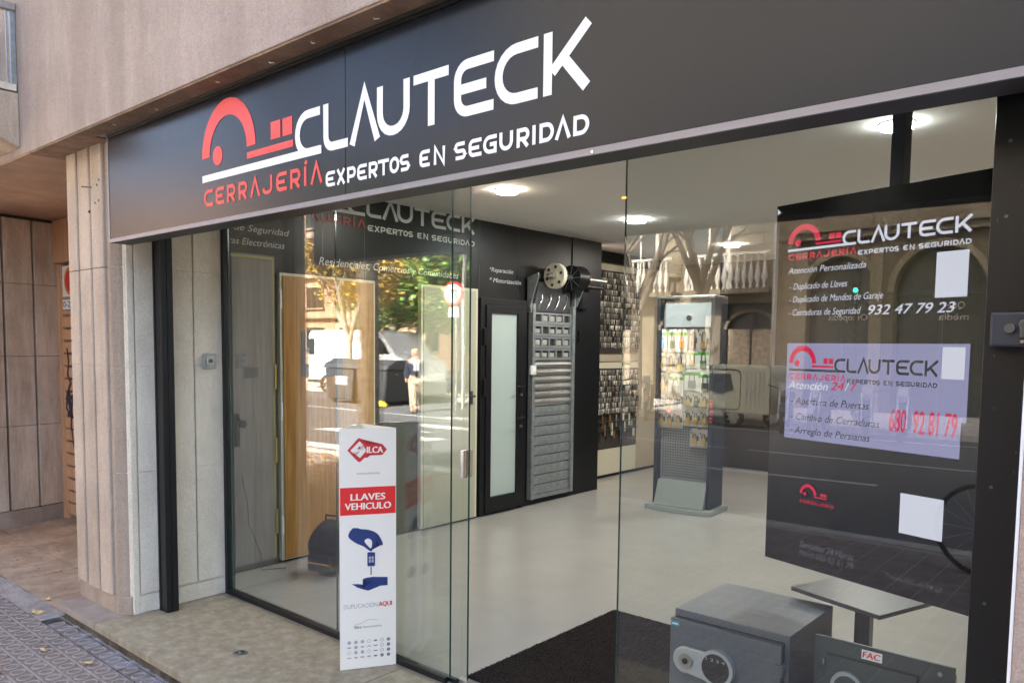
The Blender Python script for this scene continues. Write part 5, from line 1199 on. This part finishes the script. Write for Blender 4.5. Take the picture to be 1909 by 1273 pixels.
s2_ = thing('street_lamp', 'slim cream street lamp post by the arched shopfronts', 'street lamp', (-7.55, -15.8, -.1)); MB().tube([(-7.55, -15.8, -.1), (-7.55, -15.8, 6.4)], .055, 10).build('pole', 'white_iron', s2_); MB().tube([(-7.55, -15.8, -.1), (-7.55, -15.8, .9)], .09, 12).build('base', 'white_iron', s2_)
tg = thing('traffic_light', 'lone green signal light in front of the arches', 'traffic light', (-6.6, -18.9, -.1)); MB().tube([(-6.6, -18.9, -.1), (-6.6, -18.9, 3.9)], .045, 8).build('pole', 'tyre', tg); MB().box(-6.7, -6.5, -18.95, -18.8, 3.0, 3.7).build('housing', 'tyre', tg); MB().tube([(-6.6, -18.799, 3.15), (-6.6, -18.78, 3.15)], .06, 16).build('lens', 'led_green', tg)

# ---- three-wheeled delivery vehicle, motorbikes, bicycle
tk = thing('delivery_trike', 'small white box-bodied delivery three-wheeler parked at the opposite kerb', 'delivery vehicle', (-9, -15.3, -.235))
MB().prism([(-9.75, .12), (-9.75, 1.22), (-7.62, 1.22), (-7.55, 1.1), (-7.55, .12)], (0, 0, 0), X_, Z_, Y_, -15.9, -14.75).build('body', 'white_door', tk, bevel=.04)
MB().prism([(-9.2, .68), (-9.2, 1.02), (-8.5, 1.02), (-8.42, .66), (-8.75, .55)], (0, 0, 0), X_, Z_, Y_, -14.748, -14.73).build('window', 'window_dark', tk)
v2, f2 = ribbon(rounded([(-9.65, .2), (-9.65, 1.12), (-8.25, 1.12), (-8.25, .2)], .12, closed=True), .02, True); MB().add([(a, -14.74, c) for a, c in v2], f2).build('door_seam', 'tyre', tk)
for k in range(5): MB().box(-8.12+k*.1, -8.08+k*.1, -14.748, -14.735, .3, 1.1).build('side_rib', 'kerb', tk)
wheel(tk, -9.45, -14.85, .02, .25, .14); wheel(tk, -8.45, -14.85, .02, .25, .14); wheel(tk, -7.75, -15.5, .02, .25, .14)
MB().tube([(-9.0, -14.74, 1.15), (-9.05, -14.6, 1.3)], .015, 6).build('mirror_arm', 'tyre', tk); MB().box(-9.14, -8.98, -14.64, -14.58, 1.26, 1.38).build('mirror', 'tyre', tk, bevel=.02)
tk.location.x += .40
def motorbike(x, y, rz, lab, seatm='tyre', bodym='car_grey'):
    t_ = thing('motorbike', lab, 'motorbike', (x, y, -.235), rz, 'motorbikes parked at the opposite kerb')
    def B(nm, b, m): return b.build(nm, m, t_, local=True)
    n = 24
    for wx in (-.65, .65):
        b = MB(); pts = [(wx+.27*math.cos(2*math.pi*k/n), 0, .30+.27*math.sin(2*math.pi*k/n)) for k in range(n+1)]; b.tube(pts, .045, 8, caps=False); w_ = B('wheel', b, 'tyre')
        b = MB()
        for k in range(6): b.tube([(wx, 0, .30), (wx+.24*math.cos(k*1.047), 0, .30+.24*math.sin(k*1.047))], .01, 5)
        b.tube([(wx, -.05, .30), (wx, .05, .30)], .05, 10); b.build('spokes', 'steel', w_, local=True)
    B('engine', MB().box(-.25, .28, -.14, .14, .25, .58), 'dark_steel')
    B('fuel_tank', MB().prism([(-.05, .60), (.0, .85), (.35, .88), (.5, .68), (.3, .60)], (0, 0, 0), X_, Z_, Y_, -.14, .14), bodym)
    B('seat', MB().prism([(-.75, .78), (-.70, .86), (-.3, .80), (-.02, .84), (-.06, .72), (-.6, .70)], (0, 0, 0), X_, Z_, Y_, -.12, .12), seatm)
    B('fork', MB().tube([(.65, .09, .30), (.45, .09, .95)], .025, 8).tube([(.65, -.09, .30), (.45, -.09, .95)], .025, 8), 'steel')
    B('handlebar', MB().tube([(.38, -.36, 1.05), (.45, -.15, .98), (.45, .15, .98), (.38, .36, 1.05)], .018, 8), 'tyre')
    B('headlight', MB().tube([(.50, 0, .88), (.62, 0, .88)], .07, 14), 'steel'); B('windscreen', MB().prism([(.50, .92), (.43, 1.12), (.45, 1.12), (.58, .93)], (0, 0, 0), X_, Z_, Y_, -.10, .10), 'window_dark')
    B('mudguard', MB().prism([(.38, .60), (.55, .67), (.75, .65), (.93, .50), (.90, .48), (.74, .61), (.56, .63), (.4, .56)], (0, 0, 0), X_, Z_, Y_, -.06, .06), bodym); B('exhaust', MB().tube([(.1, .16, .28), (-.4, .18, .30), (-.8, .19, .42)], .04, 10), 'steel')
    return t_
for k, (x, y, a, lab, bm_) in enumerate([(-12.3, -15.1, 1.2, 'dark motorbike leaning nearest the second bare tree', 'rack_dark'), (-11.2, -15.0, 1.35, 'grey motorbike between the bare trees', 'car_grey'), (-10.6, -15.2, 1.1, 'brown scooter beside the delivery three-wheeler', 'dry_leaf_brown'),
        (-6.9, -15.1, 1.3, 'dark motorbike just past the delivery three-wheeler', 'rack_dark'), (-6.1, -15.0, 1.45, 'silver motorbike in front of the first arch', 'car_grey'), (-5.2, -15.2, 1.25, 'black motorbike in front of the second arch', 'rack_dark'), (-4.4, -15.1, 1.4, 'dull grey motorbike near the second arch pier', 'bin_grey')]): motorbike(x, y, a, lab, bodym=bm_)
bc = thing('bicycle', 'black bicycle standing on our pavement by the kerb', 'bicycle', (-.60, -4.1, -.1), .25)
for wx in (-.52, .52):
    n = 32; w_ = MB().tube([(wx+.34*math.cos(2*math.pi*k/n), 0, .35+.34*math.sin(2*math.pi*k/n)) for k in range(n+1)], .02, 8, caps=False).build('wheel', 'tyre', bc, local=True)
    b = MB()
    for k in range(16): b.tube([(wx, 0, .35), (wx+.33*math.cos(k*math.pi/8), 0, .35+.33*math.sin(k*math.pi/8))], .002, 4)
    b.tube([(wx, -.04, .35), (wx, .04, .35)], .025, 10); b.build('spokes', 'steel', w_, local=True)
MB().tube([(-.52, 0, .35), (-.12, 0, .33), (.38, 0, .82)], .018, 8).tube([(-.12, 0, .33), (-.22, 0, .88)], .016, 8).tube([(-.20, 0, .78), (.38, 0, .82)], .018, 8).tube([(-.52, 0, .35), (-.20, 0, .78)], .012, 8).build('frame', 'rack_dark', bc, local=True)
MB().tube([(.52, 0, .35), (.36, 0, .95)], .016, 8).build('fork', 'rack_dark', bc, local=True); MB().tube([(.30, -.28, .98), (.38, -.1, .98), (.38, .1, .98), (.30, .28, .98)], .013, 8).build('handlebar', 'steel', bc, local=True)
MB().prism([(-.36, .90), (-.34, .95), (-.10, .94), (-.08, .91)], (0, 0, 0), X_, Z_, Y_, -.06, .06).build('saddle', 'tyre', bc, local=True, bevel=.01); MB().tube([(-.12, -.06, .33), (-.12, .06, .33)], .08, 16).build('chainring', 'steel', bc, local=True)

# ---- walking man (reflected)
def skinned(name, m, parent, joints, edges, sub=2):
    me = bpy.data.meshes.new(name); me.from_pydata([j[0] for j in joints], edges, []); me.materials.append(MATS[m])
    o = bpy.data.objects.new(name, me); col.objects.link(o)
    if parent: o.parent = parent
    sk = o.modifiers.new('skin', 'SKIN'); 
    if not me.skin_vertices: 
        bm = bmesh.new(); bm.from_mesh(me); bm.verts.layers.skin.verify(); bm.to_mesh(me); bm.free()
    for v, j in zip(me.skin_vertices[0].data, joints): v.radius = (j[1], j[2] if len(j) > 2 else j[1])
    me.skin_vertices[0].data[0].use_root = True
    sk.use_smooth_shade = True; sb = o.modifiers.new('sub', 'SUBSURF'); sb.levels = sub; sb.render_levels = sub
    return o
mn = thing('person', 'man in dark jacket and beige trousers walking over the crossing', 'person', (-15.9, -11.8, -.235), .6)
body = skinned('body', 'skin', mn, [((0, 0, .95), .13, .10), ((0, 0, 1.2), .15, .11), ((0, 0, 1.42), .15, .09), ((0, 0, 1.50), .055), ((.01, 0, 1.58), .075, .085), ((.02, 0, 1.70), .085, .095), ((.015, 0, 1.77), .05, .06),
    ((0, .17, 1.40), .06), ((-.06, .22, 1.14), .047), ((.05, .23, .90), .036), ((.07, .23, .82), .038, .02), ((0, -.17, 1.40), .06), ((.05, -.22, 1.14), .047), ((.20, -.20, .94), .036), ((.24, -.20, .87), .038, .02),
    ((0, .09, .88), .09), ((.17, .09, .48), .06), ((.22, .09, .09), .045), ((.34, .10, .04), .04, .03), ((0, -.09, .88), .09), ((-.04, -.09, .48), .06), ((-.30, -.09, .16), .045), ((-.24, -.10, .04), .04, .03)],
    [(0, 1), (1, 2), (2, 3), (3, 4), (4, 5), (5, 6), (2, 7), (7, 8), (8, 9), (9, 10), (2, 11), (11, 12), (12, 13), (13, 14), (0, 15), (15, 16), (16, 17), (17, 18), (0, 19), (19, 20), (20, 21), (21, 22)])
skinned('jacket', 'navy_cloth', mn, [((0, 0, .90), .165, .135), ((0, 0, 1.18), .165, .125), ((0, 0, 1.41), .16, .10), ((0, .18, 1.39), .075), ((-.06, .23, 1.14), .062), ((.045, .235, .93), .052), ((0, -.18, 1.39), .075), ((.05, -.23, 1.14), .062), ((.18, -.21, .965), .052)],
    [(0, 1), (1, 2), (2, 3), (3, 4), (4, 5), (2, 6), (6, 7), (7, 8)])
skinned('trousers', 'beige_cloth', mn, [((0, 0, .93), .14, .115), ((0, .09, .86), .105), ((.17, .09, .48), .078), ((.21, .09, .12), .062), ((0, -.09, .86), .105), ((-.04, -.09, .48), .078), ((-.28, -.09, .18), .062)],
    [(0, 1), (1, 2), (2, 3), (0, 4), (4, 5), (5, 6)])
skinned('hair', 'hair', mn, [((-.02, 0, 1.75), .085, .09), ((-.05, 0, 1.66), .06, .075)], [(0, 1)])
MB().box(.155, .168, -.035, .035, 1.15, 1.44).build('shirt_front', 'vinyl_white', mn, local=True, bevel=.005)
MB().box(.095, .112, -.016, .016, 1.63, 1.665).build('nose', 'skin', mn, local=True, bevel=.006)
MB().prism([(.14, 0), (.40, 0), (.41, .03), (.28, .08), (.16, .09)], (0, 0, 0), X_, Z_, Y_, .045, .145).build('shoe', 'shoe', mn, local=True, bevel=.015)
MB().prism([(-.36, .0), (-.12, 0), (-.11, .03), (-.24, .08), (-.35, .10)], (0, 0, 0), X_, Z_, Y_, -.145, -.045).build('shoe', 'shoe', mn, local=True, bevel=.015)
